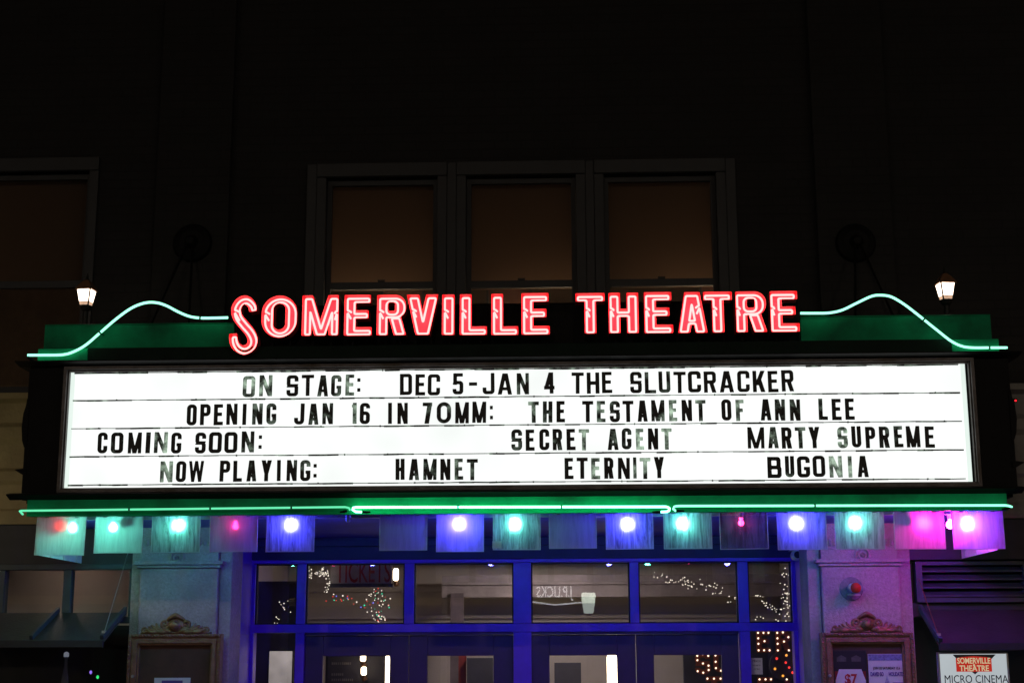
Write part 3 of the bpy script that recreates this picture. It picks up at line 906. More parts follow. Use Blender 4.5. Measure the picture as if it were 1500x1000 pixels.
def neon(name, label, pts, rad, m, clips, ends, group):
    c = pts[len(pts) // 2]
    t = thing(name, label, 'neon tube', c, group)
    b = MB(); b.tube(pts, rad, 10); b.build('glass_tube', m, t, smooth=True)
    for i in clips:
        k = MB(); p = pts[i]; q = pts[min(i + 1, len(pts) - 1)]; d = (q - p).normalized()
        k.tube([p - d * .006, p + d * .006], rad * 1.25, 10); k.tube([p, p + Vector((0, .12, 0))], .004, 6)
        k.build('clip', MT['green_dark'], t)
    for e, d in ends:
        k = MB(); k.tube([e, e + Vector(d) * .45, e + Vector(d)], [rad * 1.25, rad * 1.3, rad * .8], 10)
        k.tube([e + Vector(d) * .6, e + Vector(d) * .6 + Vector((0, .09, .01))], .005, 6)
        k.build('electrode', MT['black'], t)
    return t


YN = YS - .02
wl = [(152, 525), (240, 525), (340, 523), (400, 508), (470, 470), (550, 402), (640, 325), (720, 268), (790, 240), (850, 236), (910, 252), (980, 288), (1040, 312), (1100, 321), (1180, 321), (1252, 319)]
pl = smooth_path([P(a / 3.75, 380 + b / 3.75, YN) for a, b in wl])
G3 = 'green neon curves on the marquee crest'
neon('wave_neon', 'wavy green neon tube on the left crest, ending beside the large red S', pl, .0092, MT['neon_green'], [5 * 8, 13 * 8], [(pl[0] + Vector((.0, .0, -.012)), (.05, .05, -.035))], G3)
wr = [(272, 295), (350, 295), (430, 293), (500, 278), (580, 240), (660, 203), (710, 196), (770, 205), (840, 245), (910, 298), (950, 330), (1030, 394), (1100, 448), (1160, 476), (1220, 484), (1310, 484), (1408, 484)]
pr = smooth_path([P(1100 + a / 3.75, 380 + b / 3.75, YN) for a, b in wr])
neon('wave_neon', 'wavy green neon tube on the right crest, running down from the last red letter', pr, .0088, MT['neon_green'], [10 * 8, 15 * 8], [(pr[-1] + Vector((.0, .0, -.012)), (-.05, .05, -.03))], G3)
YF = YS - .085
G4 = 'straight green neon tubes along the lower fascia'
p1 = [P(30, 747.5, YF) + Vector((0, .05, -.022)), P(29, 748, YF)] + [P(31 + 475 * k / 12, 747.6 - 5.4 * k / 12, YF) for k in range(13)] + [P(511, 743.5, YF), P(513, 747, YF)]
neon('straight_neon', 'left green neon tube under the letter board, dimmest of the three', p1, .0075, MT['neon_green_dim'], [6, 9, 12], [(P(508, 748, YF), (-.05, .02, -.005))], G4)
za = P(520, 742.5, YF); zb2 = P(975, 741.8, YF)
p2 = [P(530, 749.5, YF), P(521, 749, YF), P(516.5, 746, YF), P(517, 743.6, YF), P(521, 742.6, YF)] + [za.lerp(zb2, k / 12) for k in range(1, 13)] + [P(978, 742.5, YF), P(981, 744.5, YF), P(980, 747.5, YF), P(976, 749, YF), P(968, 749.5, YF)]
neon('straight_neon', 'middle green neon tube with both ends bent back under itself', p2, .0082, MT['neon_green_hot'], [8, 12], [(p2[0], (.06, .01, 0)), (p2[-1], (-.06, .01, 0))], G4)
p3 = [P(990, 748, YF + .01), P(986, 745, YF), P(987.5, 741.8, YF), P(991, 740.9, YF)] + [P(995 + 477 * k / 12, 740.6 - .9 * k / 12, YF) for k in range(13)] + [P(1478, 740.5, YF), P(1482, 742, YF + .02)]
neon('straight_neon', 'right green neon tube under the letter board, ending at the corner', p3, .0078, MT['neon_green_mid'], [9], [(p3[0], (.06, .01, 0)), (p3[-1], (-.06, .03, -.015))], G4)

# ------------------------------------------------------------------ red neon letters
YL = YS + .06     # back plate of the channel letters
CH = .10          # depth of the channel
NL = [('S', 338.5, 381, 434, 520), ('O', 385.5, 436.5, 435.5, 496), ('M', 444.5, 497, 435, 493), ('E', 506, 545.5, 434.5, 493), ('R', 553.5, 595.5, 434.5, 492.5), ('V', 597, 642.5, 434, 492), ('I', 648.5, 666, 434, 492), ('L', 674.5, 713.5, 433.5, 492), ('L', 720.5, 759, 433, 492), ('E', 764.5, 805, 432, 491.5),
      ('T', 843.5, 885.5, 432, 490), ('H', 891.5, 934.5, 431.5, 489.5), ('E', 943.5, 984.5, 430.5, 489.5), ('A', 992.5, 1034.5, 430.5, 489), ('T', 1030, 1071.5, 430, 488.5), ('R', 1077, 1121, 429.5, 488), ('E', 1127.5, 1168.5, 429, 487.5)]
SP = [(285, 262), (270, 198), (212, 148), (152, 165), (116, 230), (128, 310), (188, 390), (258, 470), (292, 550), (272, 618), (208, 652), (142, 628), (102, 565), (94, 488)]


def s_sdf(X, Y, w):
    # spine of the drop capital, from the zoomed photograph
    pts = [Vector(((a - 55) / 595, (690 - b) / 595, 0)) for a, b in SP]
    sp = smooth_path(pts, 6)
    k = w / (293 / 595)
    d = np.full(X.shape, 9.0)
    n = len(sp)
    for i in range(n - 1):
        ax, ay, bx, by = sp[i].x * k, sp[i].y, sp[i + 1].x * k, sp[i + 1].y
        dx, dy = bx - ax, by - ay
        t = np.clip(((X - ax) * dx + (Y - ay) * dy) / (dx * dx + dy * dy + 1e-12), 0, 1)
        u = i / (n - 1)
        rad = .062 + .018 * math.sin(math.pi * u)
        d = np.minimum(d, np.hypot(X - ax - dx * t, Y - ay - dy * t) - rad)
    for p, q in ((sp[0], sp[3]), (sp[-1], sp[-4])):      # square terminals
        tx, ty = (p.x - q.x) * k, p.y - q.y; l = math.hypot(tx, ty)
        h = ((X - p.x * k) * tx + (Y - p.y) * ty) / l
        near = np.hypot(X - p.x * k, Y - p.y) < .14
        d = np.where(near, np.maximum(d, h), d)
    return d


def relax(lp, n=2):
    q = [np.array(p) for p in lp]
    for _ in range(n):
        q = [(q[i - 1] + 2 * q[i] + q[(i + 1) % len(q)]) / 4 for i in range(len(q))]
    return [tuple(p) for p in q]


for k, (c, x0, x1, y0, y1) in enumerate(NL):
    a = P(x0, (y0 + y1) / 2, YL - CH * .5); b = P(x1, (y0 + y1) / 2, YL - CH * .5)
    zt_, zb_ = P((x0 + x1) / 2, y0, YL - CH * .5).z, P((x0 + x1) / 2, y1, YL - CH * .5).z
    H = zt_ - zb_; w_ = (b.x - a.x) / H
    ta, tba = (.275, .195) if c != 'O' else (.265, .18)
    if c == 'M': ta, tba = .225, .2
    if c in 'AV': ta = .255
    if c == 'R': ta, tba = .265, .175
    fn = (lambda X, Y: s_sdf(X, Y, w_)) if c == 'S' else (lambda X, Y: glyph_sdf(c, X, Y, w_, ta, tba, .5 if c == 'O' else .27))
    F, fx, fy = field(fn, w_, .011 if c != 'S' else .008)
    loops = [simplify(l, .0012) for l in contours(F, fx, fy, .011 if c != 'S' else .008)]
    wi = 0 if k < 10 else 1
    if k == 0: lab = 'large red neon letter S hanging lowest, first of the glowing sign'
    else: lab = 'red neon letter %s, %s letter of the %s word above the white board' % (c, ORD[k - (10 if wi else 0)], ORD[wi])
    t = thing('neon_letter', lab, 'neon letter', (a.x, YL, zb_), 'red neon channel letters')
    me = filled(loops, H, .012)
    me.materials.append(MT['red_back'])
    o = link('back_plate', me, t); o.matrix_parent_inverse = Matrix(); o.location = (0, 0, 0)
    # returns: walls standing forward round the outline
    rt = MB()
    for lp in loops:
        n = len(lp)
        pts = [np.array(p) for p in lp]
        nor = []
        for i in range(n):
            d0 = pts[i] - pts[i - 1]; d1 = pts[(i + 1) % n] - pts[i]
            d = d0 / (np.linalg.norm(d0) + 1e-9) + d1 / (np.linalg.norm(d1) + 1e-9)
            d /= np.linalg.norm(d) + 1e-9
            nor.append(np.array((d[1], -d[0])))
        th = .0035 / H
        vs_, fs_ = [], []
        for i in range(n):
            o1 = pts[i] + nor[i] * th; i1 = pts[i]
            for (p, yy) in ((o1, .006), (o1, -CH), (i1, -CH), (i1, .006)): vs_.append((p[0] * H, yy, p[1] * H))
        for i in range(n):
            j = (i + 1) % n
            for q in range(3): fs_.append((i * 4 + q, i * 4 + q + 1, j * 4 + q + 1, j * 4 + q))
        rt.add(vs_, fs_)
    o = rt.build('return', MT['red_side'], t); o.matrix_parent_inverse = Matrix()
    # glass tube following the outline inside
    ins = .054 if c != 'S' else .036
    tl = [relax(l, 6) for l in contours(F, fx, fy, .011 if c != 'S' else .008, -ins)]
    tl.sort(key=len, reverse=True)
    tb_ = MB(); yy = -.055
    rad = .0079
    def to3(lp): return [Vector((x * H, yy, z * H)) for x, z in lp]
    for li, lp in enumerate(tl):
        if li == 0:
            # cut the outer loop on the left stroke and bend both ends inwards
            if c == 'A': tgt = (w_ * .66, .66)
            elif c == 'S': tgt = (.07, .74)
            elif c == 'T': tgt = (w_ / 2 - ta / 2, .62)
            elif c == 'V': tgt = (w_ * .14, .64)
            elif c == 'M': tgt = (w_, .6)
            else: tgt = (0, .62)
            i0 = min(range(len(lp)), key=lambda i: (lp[i][0] - tgt[0]) ** 2 + (lp[i][1] - tgt[1]) ** 2)
            lp = lp[i0:] + lp[:i0]
            lp = lp[3:-2]
            if lp[0][1] < lp[-1][1]: lp = lp[::-1]      # start is the upper end
            dx = .075 if c not in 'AM' else -.07
            hi, lo = lp[0], lp[-1]
            head = [(hi[0] + dx, hi[1] - .025), (hi[0] + dx * .5, hi[1] - .012)]
            tail = [(lo[0] + dx * .25, lo[1] - .03), (lo[0] + dx * .9, lo[1] - .12)]
            pth = to3(head) + to3(lp) + to3(tail)
            pth[0].y += .03; pth[-1].y += .03
            tb_.tube(pth, rad, 8)
        else:
            tb_.tube(to3(lp), rad, 8, closed=True)
    o = tb_.build('neon_tube', MT['neon_red'], t, smooth=True); o.matrix_parent_inverse = Matrix()
    # standoff legs down to the crest
    ft = MB()
    for q in ((.25, .75) if w_ > .4 else (.5,)): ft.box(w_ * H * q - .006, w_ * H * q + .006, .008, .02, -(zb_ - tz1) + .0, .06)
    o = ft.build('bracket', MT['black'], t); o.matrix_parent_inverse = Matrix()

# ------------------------------------------------------------------ changeable letters on the board
ROWS = [
 (546.5, 577.5, 720, [[('O', 355.7, 373.8, 2), ('N', 380, 399, 2)], [('S', 420, 437, 0), ('T', 442, 460, 0), ('A', 465, 481, 1), ('G', 485, 500, 1), ('E', 506, 519, 2), (':', 523.5, 528.3, 0)],
   [('D', 586, 604, 0), ('E', 608.5, 623, 0), ('C', 626.5, 644.7, 0)], [('5', 663, 678.7, 0), ('-', 687, 699, 0), ('J', 707, 724.6, 0), ('A', 729, 750, 0), ('N', 757, 775, 1)], [('4', 797, 812.5, 0)],
   [('T', 837, 855, 0), ('H', 859.5, 878, 0), ('E', 881.7, 897, 0)], [('S', 923, 940, 0), ('L', 944.5, 961, 1), ('U', 965, 982, 1), ('T', 986.4, 1004.5, 0), ('C', 1008, 1027, 0), ('R', 1031, 1049, 0), ('A', 1054, 1075, 0), ('C', 1080, 1098, 0), ('K', 1102.7, 1121, 0), ('E', 1125, 1140, 0), ('R', 1145, 1163, 0)]]),
 (587.5, 618.5, 790, [[('O', 274, 288.5, 0), ('P', 293.5, 308.5, 0), ('E', 313.5, 327, 0), ('N', 332, 348, 0), ('I', 355.4, 361, 0), ('N', 369.7, 385, 1), ('G', 390.5, 405, 1)], [('J', 431, 446, 0), ('A', 452, 467, 1), ('N', 472.4, 488, 1)],
   [('1', 515.5, 522.7, 2), ('6', 527, 542, 0)], [('I', 568.7, 574.4, 0), ('N', 582.3, 597.5, 0)], [('7', 619, 633, 1), ('0', 639.7, 661, 1), ('M', 666.8, 686.7, 0), ('M', 691.7, 712, 0), (':', 717.8, 722.3, 0)],
   [('T', 774, 789.7, 2), ('H', 795, 809, 1), ('E', 815, 827.7, 0)], [('T', 852.7, 869, 0), ('E', 874, 887, 2), ('S', 893, 908, 1), ('T', 912, 928, 0), ('A', 933.8, 948.5, 0), ('M', 954, 973.5, 1), ('E', 980, 992, 2), ('N', 998.6, 1013.7, 0), ('T', 1018.8, 1034, 2)],
   [('O', 1057, 1071.7, 0), ('F', 1078, 1090, 2)], [('A', 1114, 1130, 0), ('N', 1135, 1150, 1), ('N', 1157, 1172.4, 1)], [('L', 1199, 1212.5, 1), ('E', 1218.5, 1232.4, 0), ('E', 1238, 1251.6, 0)]]),
 (628.3, 659.3, 790, [[('C', 143.5, 158, 0), ('O', 163, 181, 1), ('M', 188, 207.6, 0), ('I', 213.7, 220.5, 1), ('N', 226, 245.5, 2), ('G', 251, 266, 0)], [('S', 286, 301.7, 0), ('O', 306, 325, 0), ('O', 329, 348, 0), ('N', 354, 372.4, 1), (':', 379, 383.7, 0)],
   [('S', 749, 765, 1), ('E', 770, 783, 0), ('C', 790, 804.6, 0), ('R', 809.6, 823.6, 1), ('E', 830, 843, 0), ('T', 847.7, 863, 2)], [('A', 890, 906, 1), ('G', 910.5, 925, 1), ('E', 931.5, 943.5, 2), ('N', 949, 964, 0), ('T', 969, 984, 2)],
   [('M', 1095, 1119.7, 0), ('A', 1125, 1140.5, 2), ('R', 1145, 1160, 0), ('T', 1165, 1180.5, 2), ('Y', 1185, 1201, 0)], [('S', 1227, 1242, 2), ('U', 1247.7, 1261.6, 0), ('P', 1268, 1282.5, 0), ('R', 1288, 1303, 1), ('E', 1310, 1323, 1), ('M', 1328, 1348, 0), ('E', 1355, 1369, 0)]]),
 (670.3, 701.3, 840, [[('N', 235, 253.4, 2), ('O', 258, 272.7, 0), ('W', 277, 299, 0)], [('P', 322, 337, 0), ('L', 342, 355, 0), ('A', 361.5, 376, 1), ('Y', 382.6, 398, 0), ('I', 406, 411.5, 0), ('N', 420, 435, 1), ('G', 440, 455, 1), (':', 459.5, 464, 0)],
   [('H', 579.6, 593, 0), ('A', 599, 614, 1), ('M', 620, 639.5, 1), ('N', 645, 660, 0), ('E', 666, 678.7, 2), ('T', 683.8, 700, 1)], [('E', 827, 840, 1), ('T', 844.7, 861, 0), ('E', 866, 879, 2), ('R', 885, 898.7, 0), ('N', 905, 922.5, 0), ('I', 927.5, 932.5, 2), ('T', 937, 953, 2), ('Y', 958, 973, 0)],
   [('B', 1124, 1144.7, 0), ('U', 1150, 1163.5, 1), ('G', 1167.7, 1186.5, 0), ('O', 1190.6, 1209, 0), ('N', 1215, 1234, 2), ('I', 1242.4, 1248, 2), ('A', 1256, 1272, 0)]])]
RN = ['top', 'second', 'third', 'bottom']
WEAR = ['crisp black', 'scuffed black', 'badly worn see-through']
NAMES = {':': 'colon', '-': 'hyphen'}
cache = {}
YT = YS - .022
for ri, (ya, yb, xm, words) in enumerate(ROWS):
    zt_, zb_ = P(xm, ya, YT).z, P(xm, yb, YT).z
    H = zt_ - zb_
    for wi, word in enumerate(words):
        for li, (c, x0, x1, wear) in enumerate(word):
            xa, xb = P(x0, (ya + yb) / 2, YT).x, P(x1, (ya + yb) / 2, YT).x
            w_ = round((xb - xa) / H, 2)
            wide = ri == 0
            t_ = {'M': .15, 'W': .14, 'N': .168, 'A': .17}.get(c, .188) if not wide else {'N': .165, 'A': .165}.get(c, .178)
            if w_ > .58: t_ += .01
            key = (c, w_, wide)
            if key not in cache:
                rr = w_ * .5 if (c in 'O0' and ri == 1 and w_ > .6) else (.17 if wide else .2)
                F, fx, fy = field(lambda X, Y: glyph_sdf(c, X, Y, w_, t_, t_ * .9, rr), w_, .016)
                cache[key] = [simplify(l, .0015) for l in contours(F, fx, fy, .016)]
            me = filled(cache[key], H, .004)
            me.materials.append(MT['letter%d' % wear])
            o = link('board_letter', me)
            o.location = (xa, YT, zb_ + random.uniform(-.003, .003))
            o.rotation_euler = (0, R(random.uniform(-.7, .7)), 0)
            digit = c.isdigit()
            lab = '%s %s, %s character of the %s word on the board\'s %s row' % (WEAR[wear], NAMES.get(c, ('numeral ' if digit else 'letter ') + c), ORD[li], ORD[wi], RN[ri])
            tag(o, lab, 'letter', 'changeable letters on the lit board')

# ------------------------------------------------------------------ hanging panels and bulbs
PANELS = [(53, 126, 813, 'milky', -1.2), (139, 209, 810, 'milky', .2), (222, 293, 809, 'streak', .6), (307, 377, 808, 'haze', .2), (390, 461, 808, 'streak', .0), (556, 626, 806, 'haze', .2), (639, 709, 808, 'haze2', .0), (722, 792, 805, 'streak', -.3), (804, 874, 803, 'haze', .2), (887, 957, 804, 'streak', .5), (972, 1043, 803.5, 'streak', .1), (1054, 1125, 804, 'clearish', .8), (1138, 1211, 805, 'streak2', .4), (1223, 1296, 804, 'streak', .2), (1310, 1385, 804, 'haze2', -.6), (1395, 1471, 804, 'haze2', .7)]
PMAT = {
 'milky': glass('panel_milky', (.60, .60, .60), .012, .62, (.8, .85, .83), .2, .3, blur=.35),
 'haze': glass('panel_hazy', (.65, .62, .72), .012, .48, (.78, .62, .88), .2, .3, blur=.5),
 'haze2': glass('panel_hazy_worn', (.74, .66, .78), .012, .46, (.82, .62, .86), .3, .3, blur=.9),
 'streak': glass('panel_streaked', (.85, .87, .87), .012, .30, (.7, .75, .75), .72, .2, blur=.95),
 'streak2': glass('panel_streaked_thin', (.85, .84, .87), .012, .32, (.7, .72, .75), .55, .2, blur=.95),
 'clearish': glass('panel_clear', (.80, .78, .80), .012, .20, (.7, .7, .72), .7, .2, blur=.25)}
MT['tape'] = glass('white_tape', (.5, .5, .5), .01, .97, (.9, .9, .9))
MT['panel_edge'] = glass('panel_edge', (.5, .5, .5), .02, .85, (.85, .85, .88))
COLN = {'milky': 'milky', 'haze': 'hazy', 'haze2': 'hazy', 'streak': 'streaked', 'streak2': 'streaked', 'clearish': 'nearly clear'}
GLOW = ['with a red bulb and pale green glow', 'with a dead grey bulb, pale green', 'glowing green', 'with a small pink glow', 'glowing bright blue', 'with no bulb lit, beside the empty gap', 'with a round blue glow', 'glowing green with white tape on its corner', 'with no bulb lit, dull violet', 'glowing blue', 'glowing bright green', 'with a small red bulb', 'glowing blue with star dots', 'glowing green above the right pier', 'flooded magenta', 'at the right corner, blue and magenta']
HP = []
for k, (x0, x1, yb, kind, tilt) in enumerate(PANELS):
    xa, xb = P(x0, 780, YP).x, P(x1, 780, YP).x
    zb_ = P((x0 + x1) / 2, yb, YP).z
    zt_ = lz0 + .004
    t = thing('hanging_panel', '%s square plastic panel %s, %s from the left' % (COLN[kind], GLOW[k], ORD[k]), 'panel', ((xa + xb) / 2, YP, zt_), 'square panels hanging along the front of the marquee')
    hw, h = (xb - xa) / 2, zt_ - zb_
    s = MB(); s.box(-hw + .004, hw - .004, -.002, .002, -h + .004, 0)
    # one sheet: a single scattering face with real thickness in its polished edge
    me = bpy.data.meshes.new('sheet')
    me.from_pydata([(-hw + .0051, 0, -h + .0051), (hw - .0051, 0, -h + .0051), (hw - .0051, 0, 0), (-hw + .0051, 0, 0)], [], [(0, 1, 2, 3)])
    me.materials.append(PMAT[kind])
    o = link('sheet', me, t); o.matrix_parent_inverse = Matrix()
    e = MB()
    e.box(-hw, -hw + .005, -.004, .004, -h, 0); e.box(hw - .005, hw, -.004, .004, -h, 0); e.box(-hw + .0051, hw - .0051, -.004, .004, -h, -h + .005)
    o = e.build('edge', MT['panel_edge'], t); o.matrix_parent_inverse = Matrix()
    c = MB()
    for q in (-.6, .6): c.box(hw * q - .012, hw * q + .012, -.008, .012, -.01, .012)
    o = c.build('hanger_clip', MT['steel'], t); o.matrix_parent_inverse = Matrix()
    if k == 7:
        c = MB(); c.box(-hw - .003, -hw + .062, -.007, -.0045, -h + .012, -h + .062)
        o = c.build('tape', MT['tape'], t); o.matrix_parent_inverse = Matrix()
    t.rotation_euler = (R(random.uniform(-2, 2)), R(-tilt * .6), R(random.uniform(-1.5, 1.5)))
# side rows
for s in (-1, 1):
    xx = P(55, 780, YP).x if s < 0 else P(1463, 780, YP).x
    ypos = [(10.64, 10.86), (10.88, 11.16), (11.18, 11.46), (11.48, 11.72 - .13)]
    for j, (y0, y1) in enumerate(ypos):
        lab = 'plank-like side panel of the %s marquee return, %s from the street' % ('left' if s < 0 else 'right', ORD[j])
        t = thing('side_panel', lab, 'panel', (xx, (y0 + y1) / 2, lz0 + .004), 'panels hanging along the marquee sides')
        h = lz0 + .004 - P(90, 812, YP).z
        hw = (y1 - y0) / 2
        b = MB(); b.box(-.003, .003, -hw, hw, -h, 0)
        o = b.build('sheet', MT['side_sheet'] if 'side_sheet' in MT else MT.setdefault('side_sheet', mat('side_sheet_plastic', (.55, .55, .55), .4, var=.1)), t); o.matrix_parent_inverse = Matrix()
        c = MB(); c.box(-.008, .008, -.02, .02, -.008, .012)
        o = c.build('hanger_clip', MT['steel'], t); o.matrix_parent_inverse = Matrix()

BC = {'teal': emit('bulb_green_lit', (.15, 1.0, .74), 115), 'blue': emit('bulb_blue_lit', (.055, .055, 1.0), 460), 'tealside': emit('bulb_green_soft', (.16, 1.0, .74), 85), 'red': emit('bulb_red_lit', (1.0, .03, .25), 24), 'redside': emit('bulb_red_bright', (1.0, .015, .42), 190),
      'off': MT['offbulb'], 'redoff': emit('bulb_red_soft', (1.0, .045, .055), 3.6)}
BW = {'tealside': 'lit green bulb', 'teal': 'lit green bulb', 'blue': 'lit blue bulb', 'red': 'dim lit red bulb', 'redside': 'bright magenta bulb', 'off': 'dead grey bulb', 'redoff': 'large softly lit red bulb'}


def bulb(x, y, z, kind, lab, r=.03):
    t = thing('light_bulb', lab, 'light bulb', (x, y, SOF), 'coloured bulbs under the marquee')
    h = SOF - z
    s = MB(); s.lathe([(.02, -.0005), (.02, -h * .35), (.016, -h * .55)], (0, 0, 0), 12)
    o = s.build('socket', MT['socket'], t); o.matrix_parent_inverse = Matrix()
    g = MB()
    prof = [(.014, -h * .551)]
    for i in range(9):
        a = math.pi * i / 8
        rr = r * math.sin(a); zz = -h + r * math.cos(a)
        if i and i < 8 and zz < -h * .56: prof.append((rr, zz))
    prof.append((.002, -h - r))
    g.lathe(prof, (0, 0, 0), 14)
    o = g.build('globe', BC[kind], t, smooth=True); o.matrix_parent_inverse = Matrix()


for px, py, kind, where in [(92, 769, 'redoff', 'behind the first panel from the left'), (181, 767, 'off', 'behind the second panel from the left'), (262, 769, 'teal', 'behind the third panel from the left'), (346, 771, 'red', 'behind the fourth panel from the left'), (427, 769, 'blue', 'behind the fifth panel from the left'),
                     (673, 768, 'blue', 'behind the panel right of the gap and its violet neighbour'), (754, 768, 'teal', 'behind the panel with white tape'), (919, 768, 'blue', 'behind the tenth panel from the left'), (1000, 767, 'teal', 'behind the eleventh panel from the left'), (1085, 766, 'red', 'behind the twelfth panel from the left'),
                     (1166, 767, 'blue', 'behind the thirteenth panel from the left'), (1252, 766, 'teal', 'behind the panel above the right pier'), (1333, 763, 'off', 'behind the magenta panel'), (1416, 768, 'blue', 'behind the right corner panel')]:
    p = P(px, py, YP + .08 if kind == 'redoff' else YP + .045 if kind == 'off' else YB)
    bulb(p.x, p.y, p.z, kind, BW[kind] + ' hanging ' + where, {'redoff': .052, 'red': .02}.get(kind, .03))
zz = P(700, 769, YB).z
for (px, Y, kind, lab) in [(113, YP + .2, 'tealside', 'lit green bulb behind the right half of the first panel from the left'), (170, YP + .16, 'tealside', 'lit green bulb beside the dead grey bulb behind the second panel'), (1352, YP + .13, 'redside', 'bright magenta bulb behind the magenta panel, front one'), (1392, YP + .26, 'redside', 'bright magenta bulb between the last two panels, set further back')]:
    bulb(P(px, 770, Y).x, Y, zz, kind, lab)
# empty socket in the gap
p = P(510, 758, YB)
t = thing('empty_socket', 'empty lamp socket in the gap between the fifth and sixth panels', 'socket', (p.x, p.y, SOF))
s = MB(); s.lathe([(.022, -.0005), (.022, -.03), (.017, -.05), (.012, -.052)], (0, 0, 0), 14); o = s.build('shell', MT['socket'], t); o.matrix_parent_inverse = Matrix()
s = MB(); s.lathe([(.009, -.0521), (.006, -.058)], (0, 0, 0), 10); o = s.build('contact', MT['steel'], t); o.matrix_parent_inverse = Matrix()

# ------------------------------------------------------------------ lanterns on the marquee roof
MT['lan_pane'] = emit('lantern_pane', (1.0, .80, .62), 5.0, var=.25, scale=9)
MT['lan_low'] = emit('lantern_pane_low', (1.0, .62, .40), .75, var=.3, scale=14)


def lantern(px, py_top, py_bot, rot, lab):
    Y = 11.05
    zt_, zb_ = P(px, py_top, Y).z, P(px, py_bot, Y).z
    x = P(px, py_bot, Y).x
    base = bz1 + .05
    t = thing('roof_lantern', lab, 'lantern', (x, Y, base), 'lanterns on the marquee roof')
    h0, h1 = zb_ - base, zt_ - base
    ws, wt_ = .037, .056
    q4 = math.pi / 4
    s = MB(); s.lathe([(.05, 0), (.05, .02), (.028, .03), (.022, .06), (.022, h0 - .05), (.04, h0 - .035), (.05, h0 - .005)], (0, 0, 0), 12)
    o = s.build('post', MT['iron'], t, smooth=False); o.matrix_parent_inverse = Matrix()
    s = MB()
    for sx in (-1, 1):
        for sy in (-1, 1):
            s.tube([(sx * ws, sy * ws, h0 - .004), (sx * wt_, sy * wt_, h1 + .004)], .006, 6)
            s.tube([(sx * wt_, sy * wt_, h1), (sx * (wt_ + .02), sy * (wt_ + .02), h1 + .022)], .0045, 6)
    s.lathe([(.05, h0 - .012), (.058, h0 - .004), (.05, h0 - .001)], (0, 0, 0), 4, off=q4)
    o = s.build('cage', MT['iron'], t); o.matrix_parent_inverse = Matrix()
    hm = h0 + (h1 - h0) * .22; wm = ws + (wt_ - ws) * .22
    for sx, sy in ((0, -1), (0, 1), (1, 0), (-1, 0)):
        q = MB()
        def cor(wd, hh, s2):
            return (sx * wd + (s2 * wd * .95 if sx == 0 else 0), sy * wd + (s2 * wd * .95 if sy == 0 else 0), hh)
        q.add([cor(ws, h0, -1), cor(ws, h0, 1), cor(wm, hm, 1), cor(wm, hm, -1)], [(0, 1, 2, 3)], 1)
        q.add([cor(wm, hm, -1), cor(wm, hm, 1), cor(wt_, h1, 1), cor(wt_, h1, -1)], [(0, 1, 2, 3)], 0)
        o = q.build('pane', [MT['lan_pane'], MT['lan_low']], t); o.matrix_parent_inverse = Matrix()
    s = MB(); s.lathe([(.096, h1 + .002), (.09, h1 + .012), (.055, h1 + .055), (.022, h1 + .085)], (0, 0, 0), 4, off=q4)
    o = s.build('roof', MT['gilt'], t); o.matrix_parent_inverse = Matrix()
    s = MB(); s.lathe([(.012, h1 + .0851), (.016, h1 + .095), (.006, h1 + .105), (.010, h1 + .115), (.003, h1 + .145)], (0, 0, 0), 8)
    o = s.build('finial', MT['iron'], t); o.matrix_parent_inverse = Matrix()
    t.rotation_euler = (0, 0, rot)


lantern(125.5, 426, 447, R(-7), 'lit black lantern with white panes at the left end of the marquee roof')
lantern(1386, 416.5, 438.5, R(8), 'lit black lantern with white panes at the right end of the marquee roof')

# tie rod anchors on the wall over the marquee
for px, lab in ((281, 'dark round wall anchor with two tie rods left of the triple window'), (1254, 'dark round wall anchor with two tie rods right of the triple window')):
    c = P(px, 355, YW - .1)
    t = thing('tie_rod_anchor', lab, 'anchor', c, 'wall anchors of the marquee tie rods')
    b = MB(); b.lathe([(.10, -.02), (.15, 0), (.165, .02), (.165, .03)], (0, 0, 0), 20, axis='y'); b.lathe([(.03, -.07), (.05, -.04), (.06, -.0201)], (0, 0, 0), 12, axis='y')
    o = b.build('rosette', MT['black'], t); o.matrix_parent_inverse = Matrix()
    for sx in (-1, 1):
        b = MB(); b.tube([(sx * .02, -.05, -.02), (sx * .20, -.75, hz1 - c.z - .2)], .010, 8)
        o = b.build('tie_rod', MT['black'], t); o.matrix_parent_inverse = Matrix()

# red indicator lights on the right end of the marquee
p = P(1484, 586, YS + .05)
t = thing('indicator_lights', 'pair of tiny red lights at the right end of the marquee', 'indicator', p)
b = MB(); b.box(-.03, .03, 0, .03, -.012, .012); o = b.build('housing', MT['black'], t); o.matrix_parent_inverse = Matrix()
MT['ind'] = emit('indicator_red', (1, .02, .03), 2.2, False)
for dx, dz in ((-.017, .003), (.017, -.003)):
    b = MB(); b.lathe([(.002, -.012), (.006, -.008), (.007, -.0005)], (dx, 0, dz), 8, axis='y'); o = b.build('lens', MT['ind'], t); o.matrix_parent_inverse = Matrix()

# ================================================================== STREET LEVEL THINGS
# gilt poster cases with a carved crest
def scroll(m, cx, Y, cz, r0, turns, sgn, start, rad):
    pts, rr = [], []
    for i in range(34):
        u = i / 33
        a = start + sgn * turns * 2 * math.pi * u
        q = r0 * (1 - .82 * u)
        pts.append((cx + q * math.cos(a), Y, cz + q * math.sin(a))); rr.append(rad * (1 - .45 * u))
    m.tube(pts, rr, 8)


